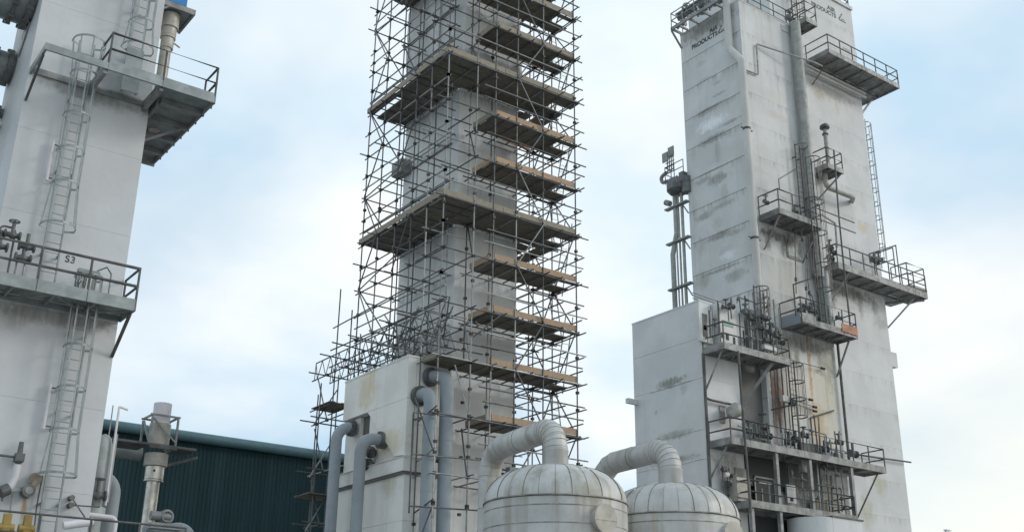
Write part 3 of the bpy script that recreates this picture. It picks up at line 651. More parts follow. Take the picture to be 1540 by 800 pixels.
# loose plastic sheet round the top
g = G(); n = 72; rows = 26
per = []
for i in range(n):
    s = i / n * 14.24
    if s < 2.92: p = (21.5 + s, 33.0); d = (0, -1)
    elif s < 7.12: p = (24.42, 33.0 + s - 2.92); d = (1, 0)
    elif s < 10.04: p = (24.42 - (s - 7.12), 37.2); d = (0, 1)
    else: p = (21.5, 37.2 - (s - 10.04)); d = (-1, 0)
    per.append((p, d, s))
vs = []
for j in range(rows):
    z = 24.7 + j * .27
    for p, d, s in per:
        k_ = .10 + .05 * sin(s * 3.1 + z * .9) + .035 * sin(s * 7.3 - z * 1.7) + .09 * max(0, sin((z - 25.5) * .55)) + (.03 if j % 7 else -.03)
        vs.append((p[0] + d[0] * k_, p[1] + d[1] * k_, z))
fs = [(j * n + i, j * n + (i + 1) % n, (j + 1) * n + (i + 1) % n, (j + 1) * n + i) for j in range(rows - 1) for i in range(n)]
obj('plastic_sheet', g.add(vs, fs), 'sheeting', mt, True)
slab('side_box', 21.0, 21.49, 36.6, 37.4, 22.0, 22.6, 'beam_grey', mt)

# ------------------------------------------------------------------ scaffold
sc = thing('scaffold', 'tube and board scaffold wrapped round the central tower', 'scaffold', (22.5, 34, 0))
XW, XWi, XE, XEi, YS, YSi, YN, YNi = 19.54, 21.2, 25.72, 24.75, 30.85, 32.6, 38.2, 37.6
WY = [30.85, 32.0, 33.1, 34.3, 35.6, 36.85]
FX = [19.54, 20.88, 21.75, 22.8, 24.1, 25.72]
EY = [30.85, 32.35, 33.6, 34.8, 36.0, 37.2, 38.2]
NX = [22.3, 23.7, 25.72]
R_, TM = .0275, 'tube'
TOP = 33.2
clamps = G()
def clamp(x, y, z): clamps.box(x - .05, x + .055, y - .055, y + .05, z - .045, z + .05)
def jit(a): return rnd(-a, a)
stds = []
for y in WY: stds.append((XW, y, 0 if y < 32.2 or y > 37 else 12.7))
for x in FX[1:]: stds.append((x, YS, 0))
for y in EY[1:]: stds.append((XE, y, 0))
for x in NX[:-1]: stds.append((x, YN, 0))
for y in (33.1, 34.3, 35.6, 36.85): stds.append((XWi, y, 12.7))
for x in (21.75, 22.8, 24.1): stds.append((x, YSi, 12.6 if x < 22 else 0))
for y in (32.6, 33.6, 34.8, 36.0, 37.2): stds.append((XEi, y, 0))
for x in (22.3, 23.7): stds.append((x, YNi, 0))
for x, y, z in stds:
    a = z
    while a < TOP:     # a standard is a column of butted tubes
        b = min(a + 6.4 + rnd(-.8, .8), TOP + rnd(-.3, .3))
        rod('standard', (x + jit(.01), y + jit(.01), a), (x + jit(.01), y + jit(.01), b), R_, TM, sc); clamp(x, y, b); a = b
decks = [12.4 + 2 * i for i in range(-3, 11)]
big = (18.4, 24.4, 30.4)
for z in decks:
    zl = z - .09; i_ = decks.index(z)
    lo = 30.5 if z > 12 else 30.5
    # ledgers
    if z > 12.5:
        for x in (XW, XWi):
            rod('ledger', (x + .06, 30.55 + jit(.15) if x == XW else 32.9, zl + jit(.03)), (x + .06, 37.2 + jit(.12), zl + jit(.05)), R_, TM, sc)
        if z not in big: rod('guard_rail', (XW + .06, 30.6 + jit(.2), zl + 1.05), (XW + .06, 37.1 + jit(.2), zl + 1.05 + jit(.05)), R_, TM, sc)
        for k_ in ((.55, 1.05) if z in big else ()): rod('guard_rail', (XW + .06, 30.6 + jit(.15), z + k_), (XW + .06, 37.15 + jit(.12), z + k_ + jit(.03)), R_, TM, sc)
    x0 = XW if z > 12.3 or True else 20
    for y in (YS, YSi): rod('ledger', (19.2 + jit(.15) if y == YS else 21.45, y - .06, zl + jit(.03)), (26.1 + jit(.25), y - .06, zl + jit(.03)), R_, TM, sc)
    for k_ in (.6, 1.1): rod('guard_rail', ((19.25 if z in big else 21.3) + jit(.15), YS - .06, z + k_), (26.05 + jit(.2), YS - .06, z + k_ + jit(.03)), R_, TM, sc)
    for x in (XE, XEi):
        rod('ledger', (x + .06, 30.5 + jit(.2), zl - .05), (x + .06, 38.5 + jit(.2), zl - .05 + jit(.03)), R_, TM, sc)
        rod('guard_rail', (x + .06, 30.5 + jit(.2), zl + 1.0), (x + .06, 38.5 + jit(.2), zl + 1.0 + jit(.03)), R_, TM, sc)
    rod('guard_rail', (XE + .06, 30.6, zl + .5), (XE + .06, 38.3, zl + .5), R_, TM, sc)
    for y in (YN, YNi): rod('ledger', (22.1, y + .06, zl), (26.0 + jit(.2), y + .06, zl), R_, TM, sc)
    rod('guard_rail', (22.1, YN + .06, zl + 1.0), (26.0 + jit(.2), YN + .06, zl + 1.0), R_, TM, sc)
    # transoms
    if z > 12.5:
        for y in WY[1::2] if i_ % 2 else WY[2::2]: rod('transom', (XW - random.choice((.1, .2, .4)), y - .06, zl + 1.1), (21.45 + jit(.2), y - .06, zl + 1.1 + jit(.04)), R_, TM, sc)
        rod('guard_rail', (XW + .06, 30.6 + jit(.2), zl + .55), (XW + .06, 37.1 + jit(.2), zl + .55 + jit(.05)), R_, TM, sc)
        for y in WY[1:]: rod('transom', (XW - random.choice((.1, .14, .2, .35, .45)), y + .06, zl + .055 + jit(.03)), (21.45 + jit(.03), y + .06, zl + .055), R_, TM, sc); clamp(XW, y, zl)
    for x in FX: rod('transom', (x + .06, YS - random.choice((.08, .12, .18, .34)), zl + .055 + jit(.02)), (x + .06, 32.75 if x < 20 or x > 24.5 else 32.95, zl + .055), R_, TM, sc); clamp(x, YS, zl); clamp(x, YSi if 21 < x < 25 else YS, zl + 1.05)
    for y in EY[1:]:
        rod('transom', (24.45, y + .06, zl), (26.1 + jit(.15), y + .06, zl), R_, TM, sc); clamp(XE, y, zl); clamp(XEi, y, zl)
        if y in EY[2:6:2]: rod('transom', (24.45, y + .06, zl + 1.0), (26.0 + jit(.15), y + .06, zl + 1.0), R_, TM, sc)
    for x in NX: clamp(x, YN, zl); clamp(x, YN, zl + 1)
    for y in WY:
        if z > 12.5: clamp(XW, y, zl + 1.05)
    # braces
    i = decks.index(z)
    def br(a, b): rod('brace', a, b, R_, TM, sc)
    if z > 12.5:
        a, b = (36.85, 35.6) if i % 2 else (35.6, 36.85)
        br((XW - .06, a, z), (XW - .06, b, z + 2)); 
        a, b = (34.3, 33.1) if i % 3 else (33.1, 34.3)
        if i % 2: br((XW - .06, a, z), (XW - .06, b, z + 2))
        br((XW, 36.9, z + (0 if i % 2 else 2)), (XWi, 36.9, z + (2 if i % 2 else 0)))
        if i % 3 == 0: br((XW, 32.06, z), (XWi, 33.1, z + 2))
    a, b = (22.8, 24.1) if i % 2 else (24.1, 22.8)
    br((a, YS - .06, z), (b, YS - .06, z + 2))
    if i % 2: br((20.88, YS + .06, z), (21.75, YSi, z + 2))
    a, b = (32.35, 33.6) if i % 2 else (33.6, 32.35)
    br((XE + .06, a, z), (XE + .06, b, z + 2)); br((XE + .06, 36.0 if i % 2 else 37.2, z), (XE + .06, 37.2 if i % 2 else 36.0, z + 2))
    br((XE, 30.9, z + (2 if i % 2 else 0)), (XE + .05, 32.35, z + (0 if i % 2 else 2)))
    br((24.1 if i % 2 else 25.7, YN + .06, z), (25.7 if i % 2 else 24.1, YN + .06, z + 2)); br((22.3 if i % 2 else 23.7, YN + .06, z), (23.7 if i % 2 else 22.3, YN + .06, z + 2))
    br((XEi, 37.0, z), (XE, 37.0, z + 2))

def boards(dk, x0, x1, y0, y1, z, along, cuts, skip=(), mat='board', w=.225):
    """loose laid boards: small gaps, uneven ends"""
    a0, a1 = (y0, y1) if along == 'x' else (x0, x1)
    n = int(round((a1 - a0) / w))
    for i in range(n):
        a = a0 + (a1 - a0) * i / n + .006; b = a0 + (a1 - a0) * (i + 1) / n - .006
        for j, (c, d) in enumerate(cuts):
            if (i, j) in skip: continue
            c2 = c + jit(.06); d2 = d - .012 + jit(.05) * (j == len(cuts) - 1); dz = jit(.006) + .04 * (j % 2)
            if along == 'x': slab('scaffold_board', c2, d2, a, b, z + dz, z + dz + .038, mat, dk)
            else: slab('scaffold_board', a, b, c2, d2, z + dz, z + dz + .038, mat, dk)
def deck(z, bearers):
    g = G()
    d_ = obj('deck', g.cyl(*bearers[0], R_, 7), TM, sc, True)
    for p, q in bearers[1:]: rod('bearer', p, q, R_, TM, d_)
    return d_
for z in big:
    dk = deck(z, [((XW - .1, y, z - .03), (21.4, y, z - .03)) for y in (31.5, 33.6, 35.0, 36.3)])
    boards(dk, XW + .05, 21.4, 0, 0, z, 'y', [(32.98, 35.1), (35.02, 37.15)], skip=((1, 1),) if z == 24.4 else ())
    boards(dk, 0, 0, YS + .05, 32.95, z, 'x', [(XW + .02, 22.4), (22.35, 25.2), (25.1, 26.1)], skip=((3, 2), (4, 2)))
    boards(dk, 24.5, 26.05, 0, 0, z, 'y', [(32.98, 35.5)], skip=((3, 0),))
    for c, d in ((YS - .03, 33.9), (33.92, 37.1)): obj('toe_board', G().box(XW - .045, XW - .005, c, d, z + .005 + jit(.01), z + .23), 'toe_old', sc)
    for c, d in ((XW, 22.2), (22.22, 25.75)): obj('toe_board', G().box(c, d, YS + .005, YS + .045, z + .005 + jit(.01), z + .23), 'toe_old', sc)
    obj('toe_board', G().box(24.5, 25.6, 33.0 + 2.45, 33.04 + 2.45, z, z + .225), 'toe_old', sc)
for z in decks:
    if z in big or z > 29: continue
    x0 = 21.75 if z != 12.4 else 19.85
    if z < 9: continue
    dk = deck(z, [((x, YS - .2, z - .03), (x, 32.6, z - .03)) for x in (22.3, 23.5, 24.9)])
    boards(dk, 0, 0, YS + .15, 32.35, z, 'x', [(x0, 24.0), (23.92, 25.15), (25.08, 26.0)], skip=((1, 2), (2, 2)) if z > 12 else ((2, 2),))
    if z < 24 and z != 14.4:
        dk2 = dk
    obj('toe_board', G().box(21.85 if z != 12.4 else 21.65, 25.7, YS + .02, YS + .06, z + .02, z + .25), 'toe_new' if z < 24 else 'toe_old', sc)
    obj('toe_board', G().box(x0 - .05, x0 - .01, YS + .2, 32.3, z + .02, z + .24), 'toe_new' if 13 < z < 21 else 'toe_old', sc)
    if z in (14.4, 20.4, 26.4): obj('toe_board', G().box(21.9, 25.5, 32.4, 32.44, z + .03, z + .25), 'toe_old', sc)
obj('tarpaulin', G().add([(23.2, 32.42, 22.4), (24.1, 32.4, 22.35), (24.6, 32.44, 22.3), (23.3, 32.45, 23.0), (24.2, 32.38, 22.95), (24.7, 32.46, 22.85)], [(0, 1, 4, 3), (1, 2, 5, 4)]), 'orange', sc)
# ladders between the lifts at the right-hand end
for i, z in enumerate(decks[2:11]):
    q = thing('pole_ladder', 'light pole ladder at the right end of the scaffold, ' + ('lowest above the vessel pipe', 'second lift up', 'third lift up', 'fourth lift up', 'just under the lower big deck', 'just above the lower big deck', 'third lift from the top', 'second lift from the top', 'topmost in the frame')[i], 'ladder', (26.0, 32.2, z), 'scaffold ladders')
    a, b = V((25.95, 32.45, z)), V((26.05, 31.9, z + 3.0)) if i % 2 else V((25.9, 32.9, z + 3.0))
    off = V((.36, 0, 0))
    for o_ in (0, 1): rod('stile', a + off * o_, b + off * o_, .024, 'galv', q)
    for j in range(1, 11): rod('rung', a.lerp(b, j / 11), a.lerp(b, j / 11) + off, .012, 'galv', q, 6)
# lattice beams that carry the west side over the annex roof, and their outer towers
for x in (19.2, 19.9, 20.7, 21.3):
    g = G(); z0, z1 = 13.22, 13.92
    g2 = G()
    y = 30.9 if x < 20.5 else 32.5
    a = y
    while a < 39.4:
        g2.cyl((x, a, z0), (x, min(a + .35, 39.5), z1), .018, 6); g2.cyl((x, min(a + .35, 39.5), z1), (x, min(a + .7, 39.55), z0), .018, 6); a += .7
    for zz in (z0, z1): rod('beam_chord', (x, y - .25, zz), (x, 39.6 + jit(.2), zz), R_, TM, sc)
    kind(obj('beam_lacing', g2, TM, sc, True), 'stuff')
for y in (31.2, 32.2, 33.3, 34.5, 35.7, 36.9, 38.4):
    for zz in (13.16, 13.98): rod('transom', (18.7 + jit(.3), y + jit(.15), zz + jit(.06)), (22.3 if y < 33 else 21.4, y + jit(.15), zz + jit(.06)), R_, TM, sc)
    clamp(19.2, y, 13.2); clamp(19.9, y, 13.95); clamp(20.7, y, 13.2); clamp(21.3, y, 13.95)
for i in range(16):      # loose crossing tubes in the beam zone
    y = rnd(31, 36.5); x = rnd(19.4, 21.6)
    rod('brace', (x, y, rnd(12.9, 13.4)), (x + rnd(-.9, .9), y + rnd(-1.3, 1.3), rnd(13.9, 14.9)), R_, TM, sc)
for y in (33.0, 34.4, 35.8): rod('standard', (18.95, y + 3.4 if y < 34 else y + 2.6, 6), (18.95, y + 3.4 if y < 34 else y + 2.6, 13.8), R_, TM, sc) if False else None
for x, y, a, b in ((19.54, 38.47, 6, 16.9), (19.3, 39.3, 4, 12.6), (18.9, 38.3, 5, 12.8), (20.6, 38.5, 4, 15.2), (20.2, 39.4, 4, 13.6), (19.54, 37.35, 12.7, 15.7)):
    rod('standard', (x, y, a), (x, y, b), R_, TM, sc)
rod('guard_rail', (19.5, 30.6, 15.85 - .4), (19.5, 38.8, 15.3), R_, TM, sc)
rod('guard_rail', (19.45, 30.7, 14.18), (19.45, 38.8, 14.35), R_, TM, sc)
dk = deck(11.9, [((19.0, 37.6, 11.85), (19.0, 39.3, 11.85)), ((19.8, 37.6, 11.85), (19.8, 39.3, 11.85))])
boards(dk, 18.9, 19.9, 0, 0, 11.9, 'y', [(37.5, 39.1)])
for z in (7.4, 9.4, 11.4):
    rod('ledger', (19.3, 36.8, z), (19.3, 39.7, z), R_, TM, sc); rod('transom', (18.6, 38.4, z + .06), (21, 38.4, z + .06), R_, TM, sc); rod('transom', (18.6, 39.3, z + .06), (21, 39.3, z + .06), R_, TM, sc)
    rod('brace', (19.25, 38.3, z), (19.25, 39.3, z + 1.8), R_, TM, sc); clamp(19.3, 38.4, z); clamp(19.3, 39.3, z)
    rod('brace', (18.7, 38.3, z - .3), (20.2, 39.4, z + 1.6), R_, TM, sc)
dk = deck(8.5, [((18.7, 38.3, 8.45), (21, 38.3, 8.45))])
boards(dk, 0, 0, 38.2, 39.6, 8.5, 'x', [(18.7, 20.8)])
for z in (7.2, 8.9, 10.3):       # short tubes tied to the annex wall in front of the two tall ducts
    rod('transom', (18.85, 31.2, z), (21.6, 31.0, z + .1), R_, TM, sc); rod('transom', (19.5, 30.75, z + .25), (19.6, 32.1, z - .05), R_, TM, sc)
    clamp(19.54, 30.85, z + .1); clamp(20.88, 30.85, z + .1)
rod('standard', (18.95, 31.35, 7.0), (18.95, 31.35, 10.3), R_, TM, sc)
for a, b in (((19.54, 30.9, 7.2), (18.95, 31.4, 5)), ((19.54, 30.9, 9.0), (19.0, 31.4, 10.9)), ((20.88, 30.85, 10.4), (20.4, 31.1, 12.2)), ((21.75, 30.85, 8.6), (21.3, 30.9, 6.2))): rod('brace', a, b, R_, TM, sc)
kind(obj('coupler', clamps, 'coupler', sc), 'stuff')

# ------------------------------------------------------------------ cream annex in front of the scaffold foot
an = thing('annex', 'cream white steel annex with grey pipes at the foot of the scaffold', 'building', (19.25, 32.3, 0))
X0, Y0, Y1, ZT = 19.25, 32.3, 36.95, 12.6
slab('core', X0 + .34, 21.0, Y0 + .05, Y1, 0, ZT - .02, 'annex_white', an)
slab('roof', X0 - .02, 21.02, Y0 - .02, Y1 + .02, ZT - .02, ZT + .04, 'annex_white', an)
g = G()      # upper skin: full above the seam, cut along a slope below it
slab('upper_panel', X0, X0 + .33, Y0, Y0 + 1.52, 11.09, ZT - .021, 'annex_white', an)
slab('upper_panel', X0, X0 + .33, Y0 + 1.526, Y0 + 3.1, 11.09, ZT - .021, 'annex_white', an)
slab('upper_panel', X0, X0 + .33, Y0 + 3.106, Y1, 11.09, ZT - .021, 'annex_white', an)
obj('sloping_panel', G().prism([(X0, Y0, 11.08), (X0, 35.05, 11.08), (X0, 33.0, 9.16), (X0, Y0, 9.1)], (.3, 0, 0)), 'annex_white', an)
slab('corner_panel', X0 + .002, X0 + .34, Y0 - .004, Y0 + .6, 9.03, 9.09, 'annex_white', an)
slab('front_panel', X0 + .34, 21.0, Y0 - .003, Y0 + .045, 10.2, ZT - .03, 'annex_white', an); slab('front_panel', X0 + .34, 21.0, Y0 - .003, Y0 + .045, 9.05, 10.19, 'annex_white', an)
slab('band', X0 - .09, X0 + .335, Y0 - .08, Y1 + .02, 8.55, 9.02, 'annex_white', an); slab('band', X0 + .336, 21.05, Y0 - .08, Y0 + .047, 8.56, 9.01, 'annex_white', an)
slab('flashing', X0 - .13, 21.08, Y0 - .12, Y1 + .03, 9.021, 9.04, 'annex_white', an)
slab('ledge', X0 - .05, 21.04, Y0 - .05, Y1, 8.45, 8.548, 'joint', an)
for z0, z1 in ((0, 2.4), (2.41, 4.6), (4.61, 6.9), (6.91, 8.449)):
    for c, d in ((Y0, 33.3), (33.31, 34.9), (34.91, Y1)): slab('base_panel', X0 + .02, X0 + .335, c, d, z0, z1, 'annex_white', an)
    slab('base_panel', X0 + .336, 21.0, Y0 - .002, Y0 + .045, z0, z1, 'annex_white', an)
pipe('bent_pipe', 'blue grey pipe leaving the dark opening at the far end of the cream annex', [(19.6, 36.15, 10.68), (18.62, 36.15, 10.68), (18.62, 36.15, 0)], .205, 'pipe_blue', bands=1.9, R=.55, n=18, flanges=[((19.2, 36.15, 10.68), (1, 0, 0), .31, .16)])
pipe('bent_pipe', 'blue grey pipe bending down across the near end of the cream annex', [(19.7, 33.95, 9.87), (18.45, 33.95, 9.87), (18.45, 33.95, 0)], .205, 'pipe_blue', bands=2.15, R=.55, n=18, flanges=[((19.25, 33.95, 9.87), (1, 0, 0), .31, .18)])
for y, z, lab in ((34.62, 9.55, 'upper short capped nozzle between the two bent pipes'), (34.75, 9.12, 'lower short capped nozzle between the two bent pipes')):
    pipe('nozzle', lab, [(19.6, y, z), (18.75, y, z)], .12, 'flange', n=14, flanges=[((19.22, y, z), (1, 0, 0), .22, .14), ((18.95, y, z), (1, 0, 0), .2, .1)], cat='nozzle')
slab('opening', X0 + .3, X0 + .338, 35.15, 35.85, 10.35, 11.07, 'joint', an)
slab('recess_face', X0 + .16, X0 + .299, Y0 + .02, 35.14, 9.05, 11.07, 'annex_white', an); slab('recess_face', X0 + .16, X0 + .299, 35.86, Y1, 9.05, 11.07, 'annex_white', an); slab('recess_face', X0 + .16, X0 + .299, 35.141, 35.859, 9.05, 10.34, 'annex_white', an)
pipe('tall_duct', 'left of two tall blue grey ducts in front of the annex', [(19.72, 32.32, 11.2), (19.72, 31.5, 11.2), (19.72, 31.5, 0)], .24, 'pipe_blue', bands=1.7, cat='duct', R=.42, n=20, flanges=[((19.72, 32.2, 11.2), (0, 1, 0), .36, .16)])
pipe('tall_duct', 'right of two tall blue grey ducts in front of the annex', [(20.1, 32.32, 11.95), (20.36, 31.5, 11.9), (20.42, 31.5, 0)], .24, 'pipe_blue', bands=2.3, cat='duct', R=.42, n=20, flanges=[((20.12, 32.2, 11.95), (0.3, -1, 0), .34, .16)])
pipe('duct_cross_link', 'short dark pipe linking the two tall ducts', [(19.72, 31.62, 8.95), (20.42, 31.62, 8.95)], .12, 'flange', n=12)
for x in (20.85, 21.02): pipe('thin_pipe', 'thin pale pipe up the wall right of the two tall ducts', [(x, 32.2, 0), (x, 32.2, 10.9 + (x > 21) * .5)], .035, 'beige_pipe', n=8, group='thin pale pipes beside the ducts')
q = thing('junction_box', 'small grey box on the scaffold tubes beside the left vessel pipe', 'box', (22.6, 30.6, 8.6))
obj('case', G().box(22.35, 22.75, 30.45, 30.7, 8.5, 8.8), 'flange', q); obj('bracket', G().box(22.1, 22.9, 30.72, 30.76, 8.55, 8.62).box(22.1, 22.9, 30.72, 30.76, 8.7, 8.75), 'coupler', q)

# ------------------------------------------------------------------ lagged vessels
def dome(z0, R, h, n=9): return [(R * cos(pi / 2 * i / n) ** .82, z0 + h * sin(pi / 2 * i / n) ** 1.0) for i in range(n + 1)]
def vessel(label, cx, cy, pl, plz, px_disc, plabel, dlabel):
    R = 1.94; zr = 6.30; h = 1.02; rn = .335
    t = thing('lagged_vessel', label, 'vessel', (cx, cy, 0))
    for a, b in ((0, 2.0), (2.01, 3.3), (3.31, 4.3), (4.31, 5.0), (5.01, 5.62), (5.63, 6.07), (6.08, zr)):
        obj('shell_course', G().lathe(cx, cy, [(R - .03, a), (R, a + .006), (R, b - .012), (R - .03, b - .004)], 72), 'lagging', t, True)
        if b < zr - .1: obj('seam_band', G().lathe(cx, cy, [(R - .02, b - .012), (R + .004, b - .008), (R + .004, b + .018), (R - .02, b + .022)], 72), 'lag_seam', t, True)
    obj('ring', G().lathe(cx, cy, [(R - .05, zr), (R + .035, zr + .004), (R + .035, zr + .035), (R - .05, zr + .045)], 72), 'lag_seam', t, True)
    prof = [(R * cos(a) ** .70, zr + .03 + h * sin(a)) for a in (pi / 2 * i / 11 for i in range(11))]
    prof = [p for p in prof if p[0] > .34] + [(.34, zr + .03 + h * .995)]
    NG = 28
    for i in range(NG):       # gores of the domed head, each its own sheet lapped on the next
        a0 = 2 * pi * i / NG; a1 = 2 * pi * (i + 1) / NG - .006; vs = []
        for r, z in prof:
            for j in range(4):
                a = a0 + (a1 - a0) * j / 3; rr = r + (.012 if i % 2 else .0)
                vs.append((cx + rr * cos(a), cy + rr * sin(a), z + (.008 if i % 2 else 0)))
        fs = [(k_ * 4 + j, k_ * 4 + j + 1, (k_ + 1) * 4 + j + 1, (k_ + 1) * 4 + j) for k_ in range(len(prof) - 1) for j in range(3)]
        obj('dome_gore', G().add(vs, fs), 'lagging', t, True)
        if i % 5 == 0 or i % 7 == 2: obj('gore_lap', G().tube([(cx + (r + .016) * cos(a0), cy + (r + .016) * sin(a0), z + .012) for r, z in prof], .007, 5), 'lag_seam', t, True)
    obj('dome_core', G().lathe(cx, cy, [(r - .03 if r > .4 else r, z - .03) for r, z in prof] + [(.001, prof[-1][1] - .03)], 56), 'lag_seam', t, True)
    obj('nozzle', G().lathe(cx, cy, [(rn + .03, 7.2), (rn + .02, 7.78), (rn + .035, 7.80), (rn + .035, 7.83), (rn, 7.84)], 32), 'lagging', t, True)
    obj('nozzle_ring', G().lathe(cx, cy, [(rn + .03, 7.36), (rn + .05, 7.365), (rn + .05, 7.395), (rn + .03, 7.40)], 32), 'lag_seam', t, True)
    dp = V((cx + px_disc, cy, 5.76))
    yy = cy - math.sqrt(R * R - px_disc ** 2)
    q = obj('manway', G().cyl((dp.x, cy - .5, dp.z), (dp.x, yy - .13, dp.z), .36, 36), 'lagging', t, True)
    obj('cover', G().cyl((dp.x, yy - .132, dp.z), (dp.x, yy - .16, dp.z), .375, 36), 'beige_pipe', q, True)
    obj('cover_seam', G().box(dp.x - .35, dp.x + .35, yy - .166, yy - .159, dp.z - .06, dp.z - .045), 'lag_seam', q)
    # overhead pipe
    p = thing('lagged_pipe', plabel, 'pipe', (cx, cy, 7.85))
    c1 = V((cx, cy, plz)); c2 = V((pl[0], pl[1], plz)); path = fillet([V((cx, cy, 7.85)), c1, c1.lerp(c2, .5)], .62, 7)[:-1] + fillet([c1.lerp(c2, .5), c2, V((pl[0], pl[1], 0.0))], .8, 4)
    cum = [0]
    for a, b in zip(path[:-1], path[1:]): cum.append(cum[-1] + (b - a).length)
    # pieces: each straight cut of lagging and each bend segment is its own sleeve
    pieces = []; i = 0
    while i < len(path) - 1:
        a, b = path[i], path[i + 1]; n = max(1, round((b - a).length / .95))
        for j in range(n): pieces.append((a.lerp(b, j / n), a.lerp(b, (j + 1) / n)))
        i += 1
    for j, (a, b) in enumerate(pieces):
        d = (b - a).normalized(); bend = (b - a).length < .35
        obj('lagging_sleeve', G().cyl(a - d * (.05 if bend else 0), b + d * .05, rn + (.006 if j % 2 else 0), 28), 'lagging', p, True)
        if j: obj('sleeve_lap', G().cyl(a - d * .009, a + d * .009, rn + .012, 28), 'lag_seam', p, True)
    return t
vessel('nearer left lagged steel vessel with domed top and round manway', 18.93, 23.68, (19.38, 27.44), 8.47, -.02, 'lagged pipe arching from the left vessel back to the scaffold foot', '')
vessel('right hand lagged steel vessel partly behind the nearer one', 23.31, 23.68, (23.55, 27.11), 8.47, .35, 'lagged pipe arching from the right vessel down behind the left dome', '')

# ================================================================== RIGHT: weathered towers, annex, platforms and pipework
XA, YA, XA1 = 42.45, 36.0, 47.2
seamsA = [37.13 - 1.96 * i for i in range(19)]
ta = panelled('insulated_tower', 'weathered white tower with dark seams on its shaded left face and lettering near the top', XA, XA1, YA, 40.75, 0, 39.15, 'tower_a', seamsA, jw=.03, gap=.05, jS=.006)
for a, b in zip([0] + [z for z in sorted(seamsA) if 0 < z < 20.5], [z for z in sorted(seamsA) if 0 < z < 20.5] + [20.6]):
    slab('wall_panel', XA1 + .002, 48.2, YA, 37.58, a, b - .008, 'tower_a', ta)
def fit(o, w, h):
    co_ = [v.co.copy() for v in o.data.vertices]; return o
def words(parent, text, x0, z0, w, h, face, c, mat):
    """lettering stretched to a measured width and height; face 'W' reads towards -Y, 'S' towards +X"""
    o = lettering(parent, text, 1, (0, 0, 0), (1, 0, 0), (0, 1, 0), mat, .004, .05)
    vs = [v.co + rootloc(parent) for v in o.data.vertices]
    a0, a1 = min(v.x for v in vs), max(v.x for v in vs); b0, b1 = min(v.y for v in vs), max(v.y for v in vs)
    for v, q in zip(o.data.vertices, vs):
        s = (q.x - a0) / (a1 - a0) * w; t_ = (q.y - b0) / (b1 - b0) * h
        p = V((c - .004 - q.z * .2, x0 - s, z0 + t_)) if face == 'W' else V((x0 + s, c - .004 - q.z * .2, z0 + t_))
        v.co = p - rootloc(parent)
    return o
words(ta, 'AIR', 38.38, 38.05, .68, .33, 'W', XA, 'letter'); words(ta, 'PRODUCTS', 39.84, 37.66, 2.1, .33, 'W', XA, 'letter')
def emblem(parent, x, z, s, face, c, mat):
    g = G()
    for a, b, w in (((0, 0), (.62, 0), .075), ((.02, .06), (.2, .30), .10), ((.24, .13), (.5, .13), .05), ((.22, .36), (.36, .5), .09)):
        if face == 'W': g.bar((c - .006, x - a[0] * s, z + a[1] * s), (c - .006, x - b[0] * s, z + b[1] * s), w * s, .008, V((1, 0, 0)))
        else: g.bar((x + a[0] * s, c - .006, z + a[1] * s), (x + b[0] * s, c - .006, z + b[1] * s), w * s, .008, V((0, 1, 0)))
    obj('emblem', g, mat, parent)
emblem(ta, 37.68, 37.72, .85, 'W', XA, 'letter')
q = obj('hatch_frame', G().bar((44.9, 35.96, 24.5), (44.9, 35.96, 23.75), .06, .05).bar((44.9, 35.96, 23.75), (45.95, 35.96, 23.75), .05, .06), 'beam_grey', ta)
slab('hatch', 45.0, 45.9, 35.95, 35.995, 23.85, 24.75, 'tower_a', ta)
slab('opening_shade', 40.42, 43.4, 35.93, 35.99, 10.95, 12.38, 'black', ta); slab('opening_shade', 40.42, 44.6, 35.93, 35.99, 7.4, 9.55, 'black', ta); slab('shade_sheet', 43.5, 46.0, 35.95, 35.99, 11.3, 12.38, 'recess', ta)  # flat dark sheets paint the shade of openings and under the long platform
slab('front_plate', 44.0, 46.2, 35.97, 35.996, 12.6, 12.95, 'tower_a', ta)

tb = panelled('insulated_tower', 'tallest pale white tower at the right, set back behind the weathered one', 47.22, 55.7, 37.6, 44.5, 0, 44.86, 'tower_b', [38.9 - 2 * i for i in range(-2, 19)], jw=.012, jS=.005)
words(tb, 'AIR', 53.05, 43.76, .9, .34, 'S', 37.6, 'dark_letter'); words(tb, 'PRODUCTS', 51.45, 43.36, 2.5, .34, 'S', 37.6, 'dark_letter'); emblem(tb, 54.22, 43.42, 1.15, 'S', 37.6, 'dark_letter')
slab('side_box', 55.71, 56.4, 37.7, 38.5, 19.95, 20.85, 'tower_b', tb)
slab('roof_kerb', 53.0, 55.75, 37.5, 37.58, 44.7, 44.95, 'tower_b', tb)
for x, z in ((55.72, 41.2), (55.72, 38.6), (55.72, 36.1)): slab('edge_cleat', x, x + .1, 37.62, 37.8, z, z + .3, 'tower_b', tb)
handrail(tb, [(52.6, 37.7), (55.6, 37.7), (55.6, 39.5)], 44.9, 'galv_dark', 1.0)

ab = panelled('annex', 'pale grey annex block left of the weathered tower, its left face streaked with open seams', 37.85, 40.4, 36.0, 40.85, 0, 19.7, 'annex_right', [1.9, 3.9, 5.9, 7.9, 9.9, 11.9, 13.3, 15.8, 17.8], jw=.014, jS=.006)
for y0, y1, z, s in ((36.75, 39.6, 15.8, 1), (36.3, 39.4, 13.3, .5), (36.25, 38.4, 11.9, .7)):
    ym = (y0 + y1) / 2      # lips of the burst seams
    obj('seam_lip', G().prism([(37.85, y0, z + .01), (37.85, ym - .3, z + .10 * s), (37.85, y1, z - .03), (37.85, ym, z - .03)], (-.03 * s, 0, 0)), 'annex_right', ab)
slab('stub', 37.2, 37.84, 40.6, 40.8, 15.35, 15.6, 'annex_right', ab)
slab('recess_wall', 40.41, 42.44, 36.35, 36.45, 0, 18.5, 'recess', ab)

